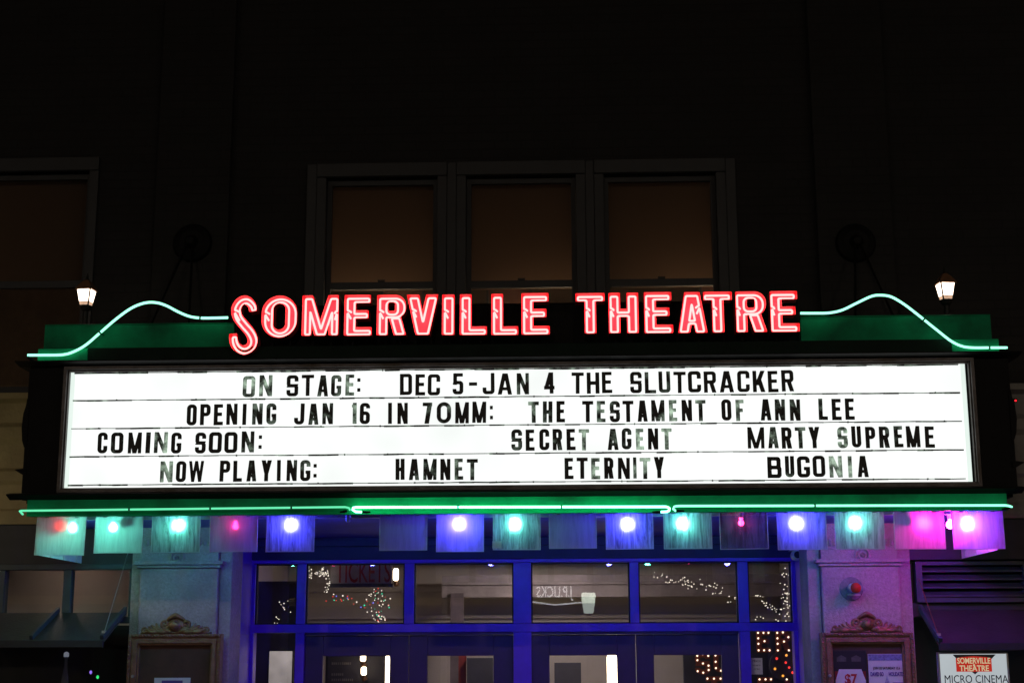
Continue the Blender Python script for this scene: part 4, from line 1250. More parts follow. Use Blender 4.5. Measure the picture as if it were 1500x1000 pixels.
def poster_case(x0, x1, ytop, lab, crest_px):
    Y = YW - .105
    xa, xb = P(x0, 950, Y - .1).x, P(x1, 950, Y - .1).x
    zt_ = P((x0 + x1) / 2, ytop, Y - .1).z
    zb_ = .75
    xm = (xa + xb) / 2
    t = thing('poster_case', lab, 'poster case', (xm, Y, zb_), 'carved poster cases on the entrance piers')
    f = MB()
    W = .085
    for (wo, wi, y0) in ((0, .022, -.10), (.0225, .036, -.085), (.0365, .070, -.095), (.0705, W, -.075)):
        f.box(xa + wo, xa + wi, Y + y0, Y - .001, zb_ + wo, zt_ - wo); f.box(xb - wi, xb - wo, Y + y0, Y - .001, zb_ + wo, zt_ - wo)
        f.box(xa + wi, xb - wi, Y + y0, Y - .001, zt_ - wi, zt_ - wo); f.box(xa + wi, xb - wi, Y + y0, Y - .001, zb_ + wo, zb_ + wi)
    n = 40
    for i in range(n):      # beads round the outer edge
        z = zt_ - .02 - i * .028
        for xx in (xa + .011, xb - .011): f.lathe([(.001, -.108), (.008, -.104), (.009, -.0995)], (xx, Y, z), 6, axis='y')
    for i in range(int((xb - xa) / .024)):
        f.lathe([(.001, -.108), (.008, -.104), (.009, -.0995)], (xa + .012 + i * .024, Y, zt_ - .011), 6, axis='y')
    fo = f.build('frame', MT['gilt_side'], t, bevel=.003)
    b = MB(); b.box(xa + W, xb - W, Y - .048, Y - .005, zb_ + W, zt_ - W); b.build('backing', MT['felt'], t)
    g = MB(); g.box(xa + W, xb - W, Y - .0745, Y - .0705, zb_ + W, zt_ - W); g.build('glass', MT['case_glass'], t)
    l = MB(); l.lathe([(.010, -.118), (.012, -.112), (.012, -.0951)], (xa + .05, Y, zt_ - .32), 12, axis='y'); l.build('lock', MT['steel'], t)
    # crest
    c = MB(); yc = Y - .075; z0 = zt_ + .004
    cx = P(crest_px, ytop, Y - .1).x
    k = .0052                                # metres per photo pixel here
    c.lathe([(.004, -.045), (.035, -.038), (.052, -.015), (.055, .02)], (cx, yc, z0 + 12 * k), 18, axis='y')
    c.lathe([(.012, -.05), (.028, -.044), (.034, -.028)], (cx, yc - .012, z0 + 12 * k), 14, axis='y')
    c.tube(smooth_path([(cx - .085, yc, z0 + 15 * k), (cx - .06, yc - .01, z0 + 21 * k), (cx - .028, yc - .02, z0 + 24.5 * k), (cx, yc - .025, z0 + 27 * k), (cx + .028, yc - .02, z0 + 24.5 * k), (cx + .06, yc - .01, z0 + 21 * k), (cx + .085, yc, z0 + 15 * k)], 4), [.006 + .012 * math.sin(math.pi * i / 24) for i in range(25)], 8)
    c.prism([(cx - .05, z0 + 3 * k), (cx + .05, z0 + 3 * k), (cx + .068, z0 + 17 * k), (cx + .03, z0 + 24 * k), (cx - .03, z0 + 24 * k), (cx - .068, z0 + 17 * k)], yc - .012, yc + .05)
    for s in (-1, 1):
        scroll(c, cx + s * 16 * k, yc - .012, z0 + 14 * k, 7.4 * k, 1.5, s, math.pi / 2 + s * 1.2, .0145)
        scroll(c, cx + s * 47 * k, yc - .01, z0 + 4.5 * k, 4.5 * k, 1.2, -s, math.pi / 2 + s * .6, .009)
        for (xa_, za_, xb_, zb2_, xc_, zc_, rad) in ((9, 4, 22, 2.5, 37, 12, .018), (12, 7, 24, 6, 30, 15, .015), (22, 4, 35, 2.5, 46, 8, .016), (6, 2.5, 14, 5, 24, 5, .017), (26, 6, 36, 5, 41, 10.5, .013), (14, 2.5, 30, 2.5, 50, 3, .013)):
            pts = smooth_path([(cx + s * xa_ * k, yc - .01, z0 + za_ * k), (cx + s * xb_ * k, yc - .018, z0 + zb2_ * k), (cx + s * xc_ * k, yc - .006, z0 + zc_ * k)], 6)
            n_ = len(pts)
            c.tube(pts, [rad * (.5 + .7 * math.sin(math.pi * min(1, .12 + i / n_))) for i in range(n_)], 8)
    c.box(cx - 52 * k, cx + 52 * k, yc - .015, yc + .06, z0 - .003, z0 + .012)
    c.build('crest', MT['gilt'], t, smooth=True)
    return xa + W, xb - W, Y, zt_ - W


pcl = poster_case(187, 323, 928, 'carved gilt poster case on the left pier, nearly empty brown backing', 256)
pcr = poster_case(1204, 1339, 926, 'carved gilt poster case on the right pier holding two posters', 1271)
# sheet in the left case
Yc = pcl[2] - .051
x0, x1, _, z1 = rect(226, 992, 279, 1000, Yc)
t = thing('notice_sheet', 'small white notice pinned low in the left poster case', 'notice', ((x0 + x1) / 2, Yc, z1 - .38))
b = MB(); b.box(x0, x1, Yc - .002, Yc, z1 - .38, z1); b.build('sheet', MT['paper'], t)
b = MB(); b.box(x0 + .06, x1 - .06, Yc - .004, Yc - .0025, z1 - .07, z1 - .02)
for i in range(4): b.box(x0 + .03, x1 - .03, Yc - .004, Yc - .0025, z1 - .12 - i * .04, z1 - .11 - i * .04)
b.build('print', MT['purple_ink'], t)
# dark poster with red and a white shield
x0, x1, _, z1 = rect(1221, 953, 1269, 1000, pcr[2] - .051)
t = thing('price_poster', 'black and red poster with a white price shield in the right case', 'poster', ((x0 + x1) / 2, Yc, z1 - .62))
Yq = pcr[2] - .051
b = MB(); b.box(x0, x1, Yq - .004, Yq, z1 - .62, z1); b.build('sheet', MT['ink'], t)
b = MB(); b.box(x0 + .006, x1 - .006, Yq - .006, Yq - .0045, z1 - .61, z1 - .15); b.build('red_ground', mat('dark_red_ink', (.22, .012, .014), .6), t)
b = MB(); xm = (x0 + x1) / 2; hw = (x1 - x0) / 2
b.prism([(xm - hw * .92, z1 - .60), (xm + hw * .92, z1 - .60), (xm + hw * .92, z1 - .22), (xm + hw * .68, z1 - .135), (xm - hw * .68, z1 - .135), (xm - hw * .92, z1 - .22)], Yq - .008, Yq - .0065)
b.build('shield', MT['paper'], t)
text_mesh('price', '$7', .105, MT['red_ink'], t, xm, Yq - .0095, z1 - .245, bold=.003, sx=.85)
text_mesh('price_word', 'TUESDAYS', .05, MT['red_ink'], t, xm, Yq - .0095, z1 - .305, bold=.002, sx=.75)
b = MB()
for dx in (-.062, .05):
    b.box(xm + dx - .036, xm + dx + .036, Yq - .0062, Yq - .0045, z1 - .078, z1 - .046); b.prism([(xm + dx - .03, z1 - .045), (xm + dx + .03, z1 - .045), (xm + dx, z1 - .03)], Yq - .0062, Yq - .0045)
b.build('emblem', MT['board_frame'], t)
b = MB()
frame_ring(b, x0 - .004, x1 + .004, z1 - .63, z1 + .006, .005, .005, Yq - .007, Yq)
b.build('border', MT['trim'], t)
# flyer
x0, x1, _, z1 = rect(1272, 957, 1325, 1000, Yq)
t = thing('event_flyer', 'white flyer with purple lettering and a drawn tree in the right case', 'flyer', ((x0 + x1) / 2, Yq, z1 - .6))
xm = (x0 + x1) / 2
b = MB(); b.box(x0, x1, Yq - .004, Yq, z1 - .6, z1); b.build('sheet', MT['paper'], t)
b = MB(); b.box(x0 + .003, x1 - .003, Yq - .006, Yq - .0045, z1 - .05, z1 - .003); b.build('top_band', mat('flyer_band', (.22, .22, .45), .6, var=.5, scale=60), t)
text_mesh('heading', 'JOIN US SATURDAY 12.6', .026, MT['ink'], t, xm, Yq - .0065, z1 - .115, bold=.0006, sx=.72)
text_mesh('title', 'DAVID SO', .042, MT['purple_ink'], t, x0 + .012, Yq - .0065, z1 - .165, 'LEFT', bold=.0016, sx=.52)
text_mesh('title', 'HOLIDATE!', .042, MT['purple_ink'], t, x1 - .012, Yq - .0065, z1 - .165, 'RIGHT', bold=.0016, sx=.52)
b = MB()
for i in range(4): b.prism([(xm - .02 - i * .016, z1 - .225 - i * .042), (xm + .02 + i * .016, z1 - .225 - i * .042), (xm, z1 - .16 - i * .03)], Yq - .0062 - i * .0004, Yq - .0045 - i * .0004)
b.build('tree_drawing', mat('flyer_tree', (.45, .42, .6), .6, var=.5, scale=70), t)
b = MB(); b.lathe([(.032, -.0062), (.032, -.0046)], (x0 + .052, Yq, z1 - .25), 8, axis='y'); b.build('badge', mat('flyer_badge', (.45, .35, .12), .6, var=.6, scale=50), t)
b = MB()
for i in range(5): b.box(x1 - .095, x1 - .012, Yq - .006, Yq - .0045, z1 - .225 - i * .035, z1 - .213 - i * .035)
b.build('small_print', MT['purple_ink'], t)

# red lamp on the right pier
c = P(1247, 862, YW - .1)
t = thing('wall_spotlight', 'red bulb in a round plate fixed to the right stone pier', 'wall lamp', c)
b = MB(); b.lathe([(.085, -.012), (.092, -.006), (.092, -.0005)], (0, 0, 0), 24, axis='y')
for a in (.5, 2.6, 4.4): b.lathe([(.004, -.018), (.006, -.0121)], (.072 * math.cos(a), 0, .072 * math.sin(a)), 8, axis='y')
o = b.build('back_plate', mat('lamp_plate', (.16, .15, .16), .55, .2, var=.4, scale=30, dirt=(.3, .28, .28), dscale=20), t); o.matrix_parent_inverse = Matrix()
b = MB(); b.lathe([(.035, -.0125), (.035, -.05), (.042, -.055), (.042, -.13), (.03, -.135)], (0, 0, 0), 16, axis='y'); b.box(-.045, .045, -.125, -.06, -.055, -.041)
o = b.build('holder', MT['steel'], t); o.matrix_parent_inverse = Matrix()
b = MB()
b.lathe([(.022, -.136), (.036, -.155), (.041, -.18), (.036, -.205), (.02, -.22), (.003, -.224)], (0, 0, 0), 16, axis='y')
o = b.build('bulb', MT['redbulb'], t, smooth=True); o.matrix_parent_inverse = Matrix()

# security camera in the entrance
c = P(1166, 813, YD - .35)
t = thing('security_camera', 'small white security camera at the top right of the entrance', 'camera', c)
MT['cam_white'] = mat('camera_plastic', (.6, .6, .62), .35, var=.05)
b = MB(); b.lathe([(.035, .0), (.045, -.03), (.045, -.12), (.035, -.15)], (0, .06, 0), 14, axis='y'); b.box(-.05, .05, -.10, .07, .035, .045)
o = b.build('housing', MT['cam_white'], t, smooth=False); o.matrix_parent_inverse = Matrix()
b = MB(); b.lathe([(.01, -.094), (.03, -.0905)], (0, 0, 0), 14, axis='y'); o = b.build('lens', MT['ink'], t); o.matrix_parent_inverse = Matrix()
b = MB(); b.tube([(0, 0, .046), (.03, .02, .1), (.10, .02, .1)], .014, 8); o = b.build('bracket', MT['cam_white'], t); o.matrix_parent_inverse = Matrix()

# awnings over the shop bays
def awning(side):
    s = side
    if s < 0:
        xw0, xw1 = P(-60, 905, YW).x, P(188, 900, YW).x
        ribs = [(190, 892, 143, 934), (88, 900, 40, 934)]
        zw, zf = P(100, 897, YW - .02).z, P(90, 938, 11.15).z
        cab = (172, 806, 149, 912)
    else:
        xw0, xw1 = P(1344, 895, YW).x, P(1600, 895, YW).x
        ribs = [(1343, 893, 1381, 933)]
        zw, zf = P(1420, 893, YW - .02).z, P(1420, 942, 11.15).z
        cab = (1350, 845, 1376, 922)
    yf = 11.15
    lab = 'sloping grey awning over the left shop window, held by a wire' if s < 0 else 'sloping grey awning under the louvred vent, held by a rusty rod'
    t = thing('shop_awning', lab, 'awning', ((xw0 + xw1) / 2, YW, zw), 'awnings over the shop bays')
    b = MB()
    e0 = 0.30 if s < 0 else 0
    xf0, xf1 = (xw0, xw1 + 0.0) if s < 0 else (xw0, xw1)
    b.add([(xf0, YW - .05, zw), (xf1, YW - .05, zw), (xf1, yf, zf), (xf0, yf, zf), (xf0, YW - .05, zw - .012), (xf1, YW - .05, zw - .012), (xf1, yf, zf - .012), (xf0, yf, zf - .012)],
          [(0, 1, 2, 3), (7, 6, 5, 4), (0, 4, 5, 1), (1, 5, 6, 2), (2, 6, 7, 3), (3, 7, 4, 0)])
    b.build('sheet', MT['awning'], t)
    b = MB(); b.box(xf0, xf1, yf - .03, yf - .001, zf - .05, zf + .006); b.build('front_rail', MT['dark_panel'], t, bevel=.004)
    for (ax, ay, bx, by) in ribs:
        x = P(ax, ay, YW).x
        if ax == 1343: x = xf0 + .012
        if ax == 190: x = xf1 - .012
        b = MB(); b.xprism([(YW - .05, zw + .045), (YW - .05, zw + .004), (yf - .02, zf + .008), (yf - .035, zf + .04)], x - .014, x + .014)
        b.build('arm', MT['teal_frame'], t, bevel=.003)
    x = xf1 - .012 if s < 0 else xf0 + .012
    top = P(cab[0], cab[1], YW - .04)
    b = MB(); b.tube([(x, top.y, top.z), (x, yf + .03, zf + .06)], .0035, 6)
    b.build('stay_wire', MT['steel'] if s < 0 else MT['gilt'], t)
    b = MB(); b.box(x - .012, x + .012, yf + .005, yf + .05, zf + .041, zf + .075); b.build('wire_clamp', MT['steel'], t)
    b = MB(); b.lathe([(.02, -.02), (.02, .02)], (x, top.y + .02, top.z), 10, axis='y'); b.build('wall_eye', MT['steel'], t)
awning(-1); awning(1)

# lit micro cinema sign under the right awning
Y = 11.2
x0, x1, _, z1 = rect(1377, 957, 1475, 1000, Y)
t = thing('cinema_sign', 'white lit sign board with red theatre emblem under the right awning', 'sign', ((x0 + x1) / 2, Y, z1 - .8))
MT['sign_lit'] = emit('sign_lit_face', (.86, .95, 1.0), .50, var=.05)
b = MB(); b.box(x0, x1, Y - .002, Y + .03, z1 - .8, z1); b.build('board', MT['sign_lit'], t)
b = MB(); frame_ring(b, x0 - .012, x1 + .012, z1 - .81, z1 + .012, .011, .011, Y - .012, Y + .04); b.build('rim', MT['steel'], t)
b = MB()
for xx in (x0 + .1, x1 - .1): b.box(xx - .01, xx + .01, Y + .041, YW + .29, z1 - .5, z1 - .47)
b.build('bracket', MT['iron'], t)
xm = (x0 + x1) / 2 + .004
kx = (x1 - x0) / 98
zz = lambda py: P(1425, py, Y).z
xx = lambda px: P(px, 970, Y).x
b = MB()
b.prism([(xx(1396), zz(958)), (xx(1459), zz(958)), (xx(1449), zz(968)), (xx(1427), zz(987)), (xx(1405), zz(968))], Y - .0055, Y - .0025); b.build('emblem_shadow', mat('emblem_grey', (.06, .07, .08), .6), t)  # printed dark grey shape behind the red emblem
arc = [(xx(1400), zz(983)), (xx(1452), zz(983)), (xx(1452), zz(963.5)), (xx(1445), zz(961.8)), (xx(1426), zz(960.3)), (xx(1408), zz(961.8)), (xx(1400), zz(963.5))]
MT['emb_red'] = emit('emblem_red_lit', (.55, .03, .02), .8, False)
MT['emb_gold'] = emit('emblem_gold_lit', (.95, .75, .45), .6, False)
b = MB(); b.prism(arc, Y - .009, Y - .006); b.build('emblem', MT['emb_red'], t)
text_mesh('emblem_word', 'SOMERVILLE', .058, MT['emb_gold'], t, xx(1426), Y - .0105, zz(971), bold=.0012, sx=.76)
text_mesh('emblem_word', 'THEATRE', .058, MT['emb_gold'], t, xx(1426), Y - .0105, zz(982), bold=.0012, sx=.88)
b = MB(); b.lathe([(.008, -.0115), (.008, -.0095)], (xx(1426), Y, zz(973.5)), 8, axis='y'); b.build('emblem_dot', MT['emb_gold'], t)
text_mesh('title', 'MICRO CINEMA', .082, MT['ink'], t, xx(1428), Y - .006, zz(999.5), sx=.80)

# solid shapes standing in for reflections in the dark left shop window
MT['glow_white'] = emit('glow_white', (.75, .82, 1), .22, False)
c = P(96, 980, YW + .1)
t = thing('shop_figurine', 'pale glassy bottle shape in the dark left shop window', 'bottle', (c.x, c.y, 1.3))
b = MB(); b.lathe([(.03, 0), (.04, .05), (.042, .25), (.03, .38), (.016, .46), (.014, .52), (.02, .54)], (0, 0, 0), 12); o = b.build('body', glass('pale_glass', (.7, .75, .8), .2, .5, (.55, .6, .7)), t, smooth=True); o.matrix_parent_inverse = Matrix()
b = MB(); b.lathe([(.021, .5405), (.021, .57), (.006, .58)], (0, 0, 0), 10); o = b.build('stopper', MT['glow_white'], t); o.matrix_parent_inverse = Matrix()
for px, py, col, nm in ((133, 984, (.35, .2, 1.0), 'violet'), (143, 991, (.05, 1.0, .25), 'green')):
    c = P(px, py, YW + .1)
    t = thing('fairy_light', 'single %s fairy light glowing in the dark left shop window' % nm, 'fairy light', c)
    b = MB(); b.lathe([(.004, -.014), (.011, -.004), (.010, .008), (.004, .014)], (0, 0, 0), 8); o = b.build('bulb', emit('fairy_' + nm, col, 1.1, False), t); o.matrix_parent_inverse = Matrix()
    b = MB(); b.tube([(0, 0, .0145), (.01, .0, .05), (.005, .02, .25)], .002, 5); o = b.build('wire', MT['ink'], t); o.matrix_parent_inverse = Matrix()

# ================================================================== LOBBY THINGS
MT['warm'] = emit('warm_lamp', (1.0, .80, .55), 11.0)
MT['led_w'] = emit('led_warm_white', (1.0, .88, .72), 1.5, False)
MT['led_r'] = emit('led_red', (1.0, .06, .05), 1.2, False)
MT['led_g'] = emit('led_green', (.05, 1.0, .55), 1.2, False)
MT['led_b'] = emit('led_blue', (.2, .2, 1.0), 1.4, False)
MT['marq_w'] = emit('sign_bulb', (1.0, .72, .50), 2.6, False)
MT['marq_r'] = emit('sign_bulb_red', (1.0, .05, .04), 1.6, False)
MT['marq_o'] = emit('sign_bulb_orange', (1.0, .38, .05), 1.6, False)
_ico = bmesh.new(); bmesh.ops.create_icosphere(_ico, subdivisions=1, radius=1)
ICO_V = [v.co.copy() for v in _ico.verts]; ICO_F = [[v.index for v in f.verts] for f in _ico.faces]; _ico.free()
led_cache = {}


def led(parent, name, p, r, m):
    key = (m.name, round(r, 4), name)
    if key not in led_cache:
        me = bpy.data.meshes.new(name); me.from_pydata([v * r for v in ICO_V], [], ICO_F); me.materials.append(m); led_cache[key] = me
    o = bpy.data.objects.new(name, led_cache[key]); COL.objects.link(o)
    o.parent = parent; o.location = Vector(p) - parent.location
    return o


def string(lab, pts, cols, r=.0075):
    t = thing('string_lights', lab, 'string lights', pts[0], 'fairy lights in the lobby')
    b = MB(); b.tube([Vector(p) - t.location + Vector((0, .008, 0)) for p in pts], .0007, 4)
    o = b.build('cord', MT['ink'], t); o.matrix_parent_inverse = Matrix()
    for i, p in enumerate(pts): led(t, 'bulb', p, r * random.uniform(.55, 1.05), cols[i % len(cols)] if not callable(cols) else cols(i))
    return t


def jit(path, n, Y, amp):
    out = []
    for u in sorted(random.random() * (len(path) - 1.001) for _ in range(n)):
        k = min(int(u), len(path) - 2); f = u - k
        x = path[k][0] * (1 - f) + path[k + 1][0] * f + random.uniform(-amp, amp); y = path[k][1] * (1 - f) + path[k + 1][1] * f + random.uniform(-amp, amp)
        out.append(P(x, y, Y + random.uniform(-.05, .05)))
    return out


W_ = [MT['led_w']]
string('white fairy lights in the small left transom window', jit([(422, 880), (410, 888), (424, 893), (400, 906), (412, 912)], 14, 14.5, 5), W_, .0065)
string('coloured fairy lights swagged across the second transom window from the left', jit([(470, 884), (490, 874), (512, 878), (530, 886), (548, 880)], 24, 15.2, 5), [MT['led_r'], MT['led_g'], MT['led_r'], MT['led_w'], MT['led_r'], MT['led_b']], .0085)
string('tall column of fairy lights beside the bright lobby lamp', jit([(556, 861), (545, 870), (566, 876), (547, 884), (572, 880), (556, 892), (541, 898), (562, 904), (548, 911)], 60, 15.0, 7), [MT['led_w'], MT['led_w'], MT['led_g'], MT['led_w'], MT['led_w'], MT['led_r']], .0075)
string('tangled icicle lights at the left edge of the second transom window', jit([(455, 828), (453, 838), (456, 848), (473, 830), (470, 842), (478, 836), (481, 850), (480, 858), (477, 868)], 70, 14.3, 3), W_, .007)
string('white fairy lights swagged across the right transom window', jit([(960, 838), (972, 846), (985, 852), (1000, 848), (1008, 856), (1026, 854), (1035, 862), (1048, 860), (1060, 874), (1081, 880)], 62, 15.4, 7), W_, .0075)
string('white fairy lights draped down the small right transom window', jit([(1152, 836), (1145, 850), (1156, 862), (1150, 874), (1158, 884), (1146, 893), (1155, 905), (1125, 908), (1101, 908)], 56, 15.0, 6), W_, .0075)
string('white fairy lights crossing low in the small right transom window', jit([(1099, 876), (1112, 872), (1125, 886), (1138, 894)], 22, 15.2, 3), W_, .007)
# ticket sign
Y = 14.4
x0, x1 = P(484, 840, Y).x, P(574, 840, Y).x
zb_ = P(530, 854, Y).z
t = thing('ticket_sign', 'hanging white board with large red ticket lettering in the lobby', 'sign', ((x0 + x1) / 2, Y, zb_))
b = MB(); b.box(x0, x1, Y, Y + .03, zb_, zb_ + .30); b.build('board', mat('ticket_board', (.80, .76, .72), .6), t)
b = MB(); b.box(x0 - .015, x1 + .015, Y - .02, Y + .05, zb_ - .035, zb_ - .001); b.build('rail', MT['board_frame'], t)
text_mesh('lettering', 'TICKETS', .285, mat('ticket_red', (.70, .03, .03), .5), t, (x0 + x1) / 2 + .02, Y - .004, zb_ + .012, bold=.002, sx=.50, depth=.002)
# warm lamps in the lobby
def sconce(px, py0, py1, Y, lab, wpx=4.5):
    a, b_ = P(px, py0, Y), P(px, py1, Y)
    t = thing('wall_sconce', lab, 'lamp', (a.x, Y, b_.z), 'warm lamps in the lobby')
    r = wpx / FPX * Y
    h = a.z - b_.z
    g = MB(); g.lathe([(r * .6, 0), (r, h * .15), (r, h * .85), (r * .6, h)], (0, 0, 0), 12); o = g.build('shade', MT['warm'], t, smooth=True); o.matrix_parent_inverse = Matrix()
    g = MB(); g.lathe([(r * .4, -.06), (r * .8, -.04), (r * .8, -.001)], (0, 0, 0), 10); g.box(-.02, .02, r * .5, r + .12, -.05, -.02); o = g.build('holder', MT['gilt'], t); o.matrix_parent_inverse = Matrix()
sconce(580, 832, 850, 15.6, 'bright warm lamp in the second transom window beside the ticket sign', 4)
sconce(532, 958, 968, 15.2, 'round warm lamp, upper of two behind the leftmost door', 4)
sconce(533, 976, 988, 15.2, 'round warm lamp, lower of two behind the leftmost door', 4)
sconce(568, 955, 1015, 14.6, 'tall bright strip lamp at the right edge of the leftmost door glass', 3)
sconce(896, 953, 1015, 15.0, 'tall bright strip lamp behind the third door from the left', 7)
# ceiling lamp added out of sight to brighten the lobby
t = thing('ceiling_lamp', 'round warm ceiling lamp inside the lobby', 'lamp', (-.2, 15.1, 2.955))
g = MB(); g.lathe([(.20, -.06), (.22, -.03), (.22, -.0005)], (0, 0, 0), 20); o = g.build('diffuser', emit('ceiling_diffuser', (1, .86, .76), 66), t); o.matrix_parent_inverse = Matrix()
g = MB(); g.lathe([(.225, -.012), (.24, -.008), (.24, .004)], (0, 0, 0), 20); o = g.build('rim', MT['steel'], t); o.matrix_parent_inverse = Matrix()
# bulb letters on the dark board
def bulb_letter(c, x0, x1, y0, y1, Y, m, lab, n=None, cat='bulb letter'):
    a = P(x0, (y0 + y1) / 2, Y); b_ = P(x1, (y0 + y1) / 2, Y); zt_, zb_ = P(x0, y0, Y).z, P(x0, y1, Y).z
    H = zt_ - zb_; w_ = (b_.x - a.x) / H
    t = thing('bulb_letter', lab, cat, (a.x, Y, zb_), 'letters outlined in bulbs in the lobby')
    F, fx, fy = field(lambda X, Y_: glyph_sdf(c, X, Y_, w_, .24, .22, .3), w_, .02)
    me = filled([simplify(l, .002) for l in contours(F, fx, fy, .02)], H, .02)
    me.materials.append(MT['rust']); o = link('plate', me, t); o.matrix_parent_inverse = Matrix()
    spots = {'E': [(.12, .9), (.5, .9), (.85, .9), (.12, .65), (.12, .4), (.55, .52), (.12, .1), (.5, .1), (.88, .1)], 'R': [(.12, .9), (.5, .92), (.85, .7), (.55, .5), (.12, .65), (.12, .4), (.12, .1), (.85, .1)],
             'S': [(.85, .85), (.5, .92), (.15, .85), (.15, .65), (.5, .5), (.85, .4), (.85, .2), (.5, .08), (.15, .15)], 'O': [(.15, .8), (.5, .92), (.85, .8), (.15, .5), (.85, .5), (.15, .2), (.5, .08), (.85, .2)], 'T': [(.1, .9), (.5, .9), (.9, .9), (.5, .6), (.5, .3), (.5, .1)], 'H': [(.12, .9), (.88, .9), (.12, .6), (.88, .6), (.5, .5), (.12, .3), (.88, .3), (.12, .1), (.88, .1)]}[c]
    for sx, sz in spots: led(t, 'bulb', (a.x + sx * w_ * H, Y - .018, zb_ + sz * H), .011, m)
MT['rust'] = mat('rusty_letter', (.16, .035, .02), .6, var=.3)
bulb_letter('E', 1108, 1129, 923, 955, 15.5, MT['marq_w'], 'letter E in warm bulbs, upper left behind the right sidelight')
bulb_letter('R', 1136, 1158, 923, 955, 15.5, MT['marq_w'], 'letter R in warm bulbs, upper right behind the right sidelight')
bulb_letter('S', 1018, 1041, 955, 987, 15.5, MT['marq_w'], 'letter S in warm bulbs behind the rightmost door')
bulb_letter('O', 1045, 1066, 953, 984, 15.5, MT['marq_w'], 'letter in warm bulbs half hidden by the rightmost door edge')
bulb_letter('T', 1034, 1058, 990, 1022, 15.5, MT['marq_w'], 'warm bulb letter at the foot of the rightmost door glass')
bulb_letter('E', 1110, 1133, 991, 1023, 15.5, MT['marq_w'], 'warm bulb letter at the bottom left behind the right sidelight')
bulb_letter('H', 1150, 1172, 991, 1023, 15.5, MT['marq_w'], 'warm bulb letter at the bottom right behind the right sidelight')
c = P(1149, 974, 15.5)
t = thing('round_bulb_sign', 'round sign of red and orange bulbs behind the right sidelight', 'sign', c)
b = MB(); b.lathe([(.15, -.01), (.155, .0), (.155, .03)], (0, 0, 0), 22, axis='y'); o = b.build('plate', MT['lobby_dark'], t); o.matrix_parent_inverse = Matrix()
for k in range(6):
    a = R(60 * k + 18); led(t, 'bulb', c + Vector((.105 * math.cos(a), -.02, .105 * math.sin(a))), .014, MT['marq_r' if k % 3 == 2 else 'marq_o'])
led(t, 'bulb', c + Vector((.012, -.02, .03)), .013, MT['marq_r']); led(t, 'bulb', c + Vector((.045, -.02, -.02)), .013, MT['marq_r'])
# notices behind the glass
Y = YD + .03
x0, x1, z0, z1 = rect(1099.5, 963, 1117, 987, Y)
t = thing('merch_notice', 'small white notice taped inside the right sidelight', 'notice', ((x0 + x1) / 2, Y, z0))
b = MB(); b.box(x0, x1, Y, Y + .002, z0, z1); b.build('sheet', glass('thin_paper', (.5, .5, .5), .01, .98, (.95, .92, .92)), t)
for i, s in enumerate(('MERCH', 'AVAILABLE AT', 'THE BAR')): text_mesh('print', s, .028 if i == 0 else .018, MT['ink'], t, (x0 + x1) / 2, Y - .001, z1 - .035 - i * .032, sx=.75 if i != 1 else .6)
x0, x1, z0, z1 = rect(394, 953, 428, 1010, 14.0)
t = thing('lobby_poster', 'pale glowing poster panel behind the left sidelight', 'poster', ((x0 + x1) / 2, 14.0, z0))
b = MB(); b.box(x0, x1, 14.0, 14.02, z0, z1); b.build('panel', emit('poster_lit', (.85, .74, .72), .42, False, .35, 4), t)
b = MB(); frame_ring(b, x0 - .012, x1 + .012, z0 - .012, z1 + .012, .011, .011, 13.98, 14.03); b.build('frame', MT['ink'], t)
# menu board behind the first door: two illegible lines
MT['grey_dim'] = mat('menu_grey', (.16, .15, .15), .7)
x0, x1, z0, z1 = rect(480, 940, 527, 1020, 15.38)
t = thing('menu_board', 'dark menu board with faint lines behind the leftmost door', 'board', ((x0 + x1) / 2, 15.38, z0))
b = MB(); b.box(x0, x1, 15.37, 15.39, z0, z1); b.build('panel', MT['lobby_dark'], t)
b = MB()
for py, wd in ((971, 30), (987, 18), (995, 34)):
    q = P(492 + 8, py, 15.36); n = int(wd / 3)
    for i in range(n): b.box(q.x - .10 + i * .021, q.x - .10 + i * .021 + random.uniform(.008, .016), 15.362, 15.369, q.z - .012, q.z + .012)
b.build('print', MT['grey_dim'], t)
# framed pictures in the upper rooms
for (xa, ya, xb, yb) , lab in (((562, 416, 618, 452), 'reddish framed picture glimpsed in the left pane of the triple window'), ((716, 416, 776, 452), 'framed picture of two dark shapes in the middle pane of the triple window'), ((1028, 413, 1062, 450), 'framed picture at the right edge of the triple window')):
    Y = 12.5
    x0, x1, z0, z1 = rect(xa, ya, xb, yb, Y)
    z0 -= .15
    t = thing('picture_frame', lab, 'picture', ((x0 + x1) / 2, Y, z0), 'pictures in the upstairs room')
    b = MB(); b.box(x0, x1, Y, Y + .02, z0, z1); b.build('print', MT['felt'], t)
    b = MB(); frame_ring(b, x0 - .02, x1 + .02, z0 - .02, z1 + .02, .019, .019, Y - .02, Y + .03); b.build('frame', MT['trim'], t)
# lamps low in the upstairs room
for (px, Y, pw) in ((552, 12.12, 62), (820, 12.14, 50), (1032, 12.12, 62), (-160, 12.9, 22)):
    x = P(px, 430, Y).x
    t = thing('room_lamp', 'small warm lamp standing in the upstairs room', 'lamp', (x, Y, zr0 + .56), 'lamps in the upstairs room')
    b = MB(); b.lathe([(.08, .0), (.08, .02), (.015, .03), (.015, .18)], (0, 0, 0), 10); o = b.build('base', MT['iron'], t); o.matrix_parent_inverse = Matrix()
    b = MB(); b.lathe([(.10, .181), (.06, .34)], (0, 0, 0), 14); o = b.build('shade', emit('room_shade', (1, .72, .46), pw), t); o.matrix_parent_inverse = Matrix()

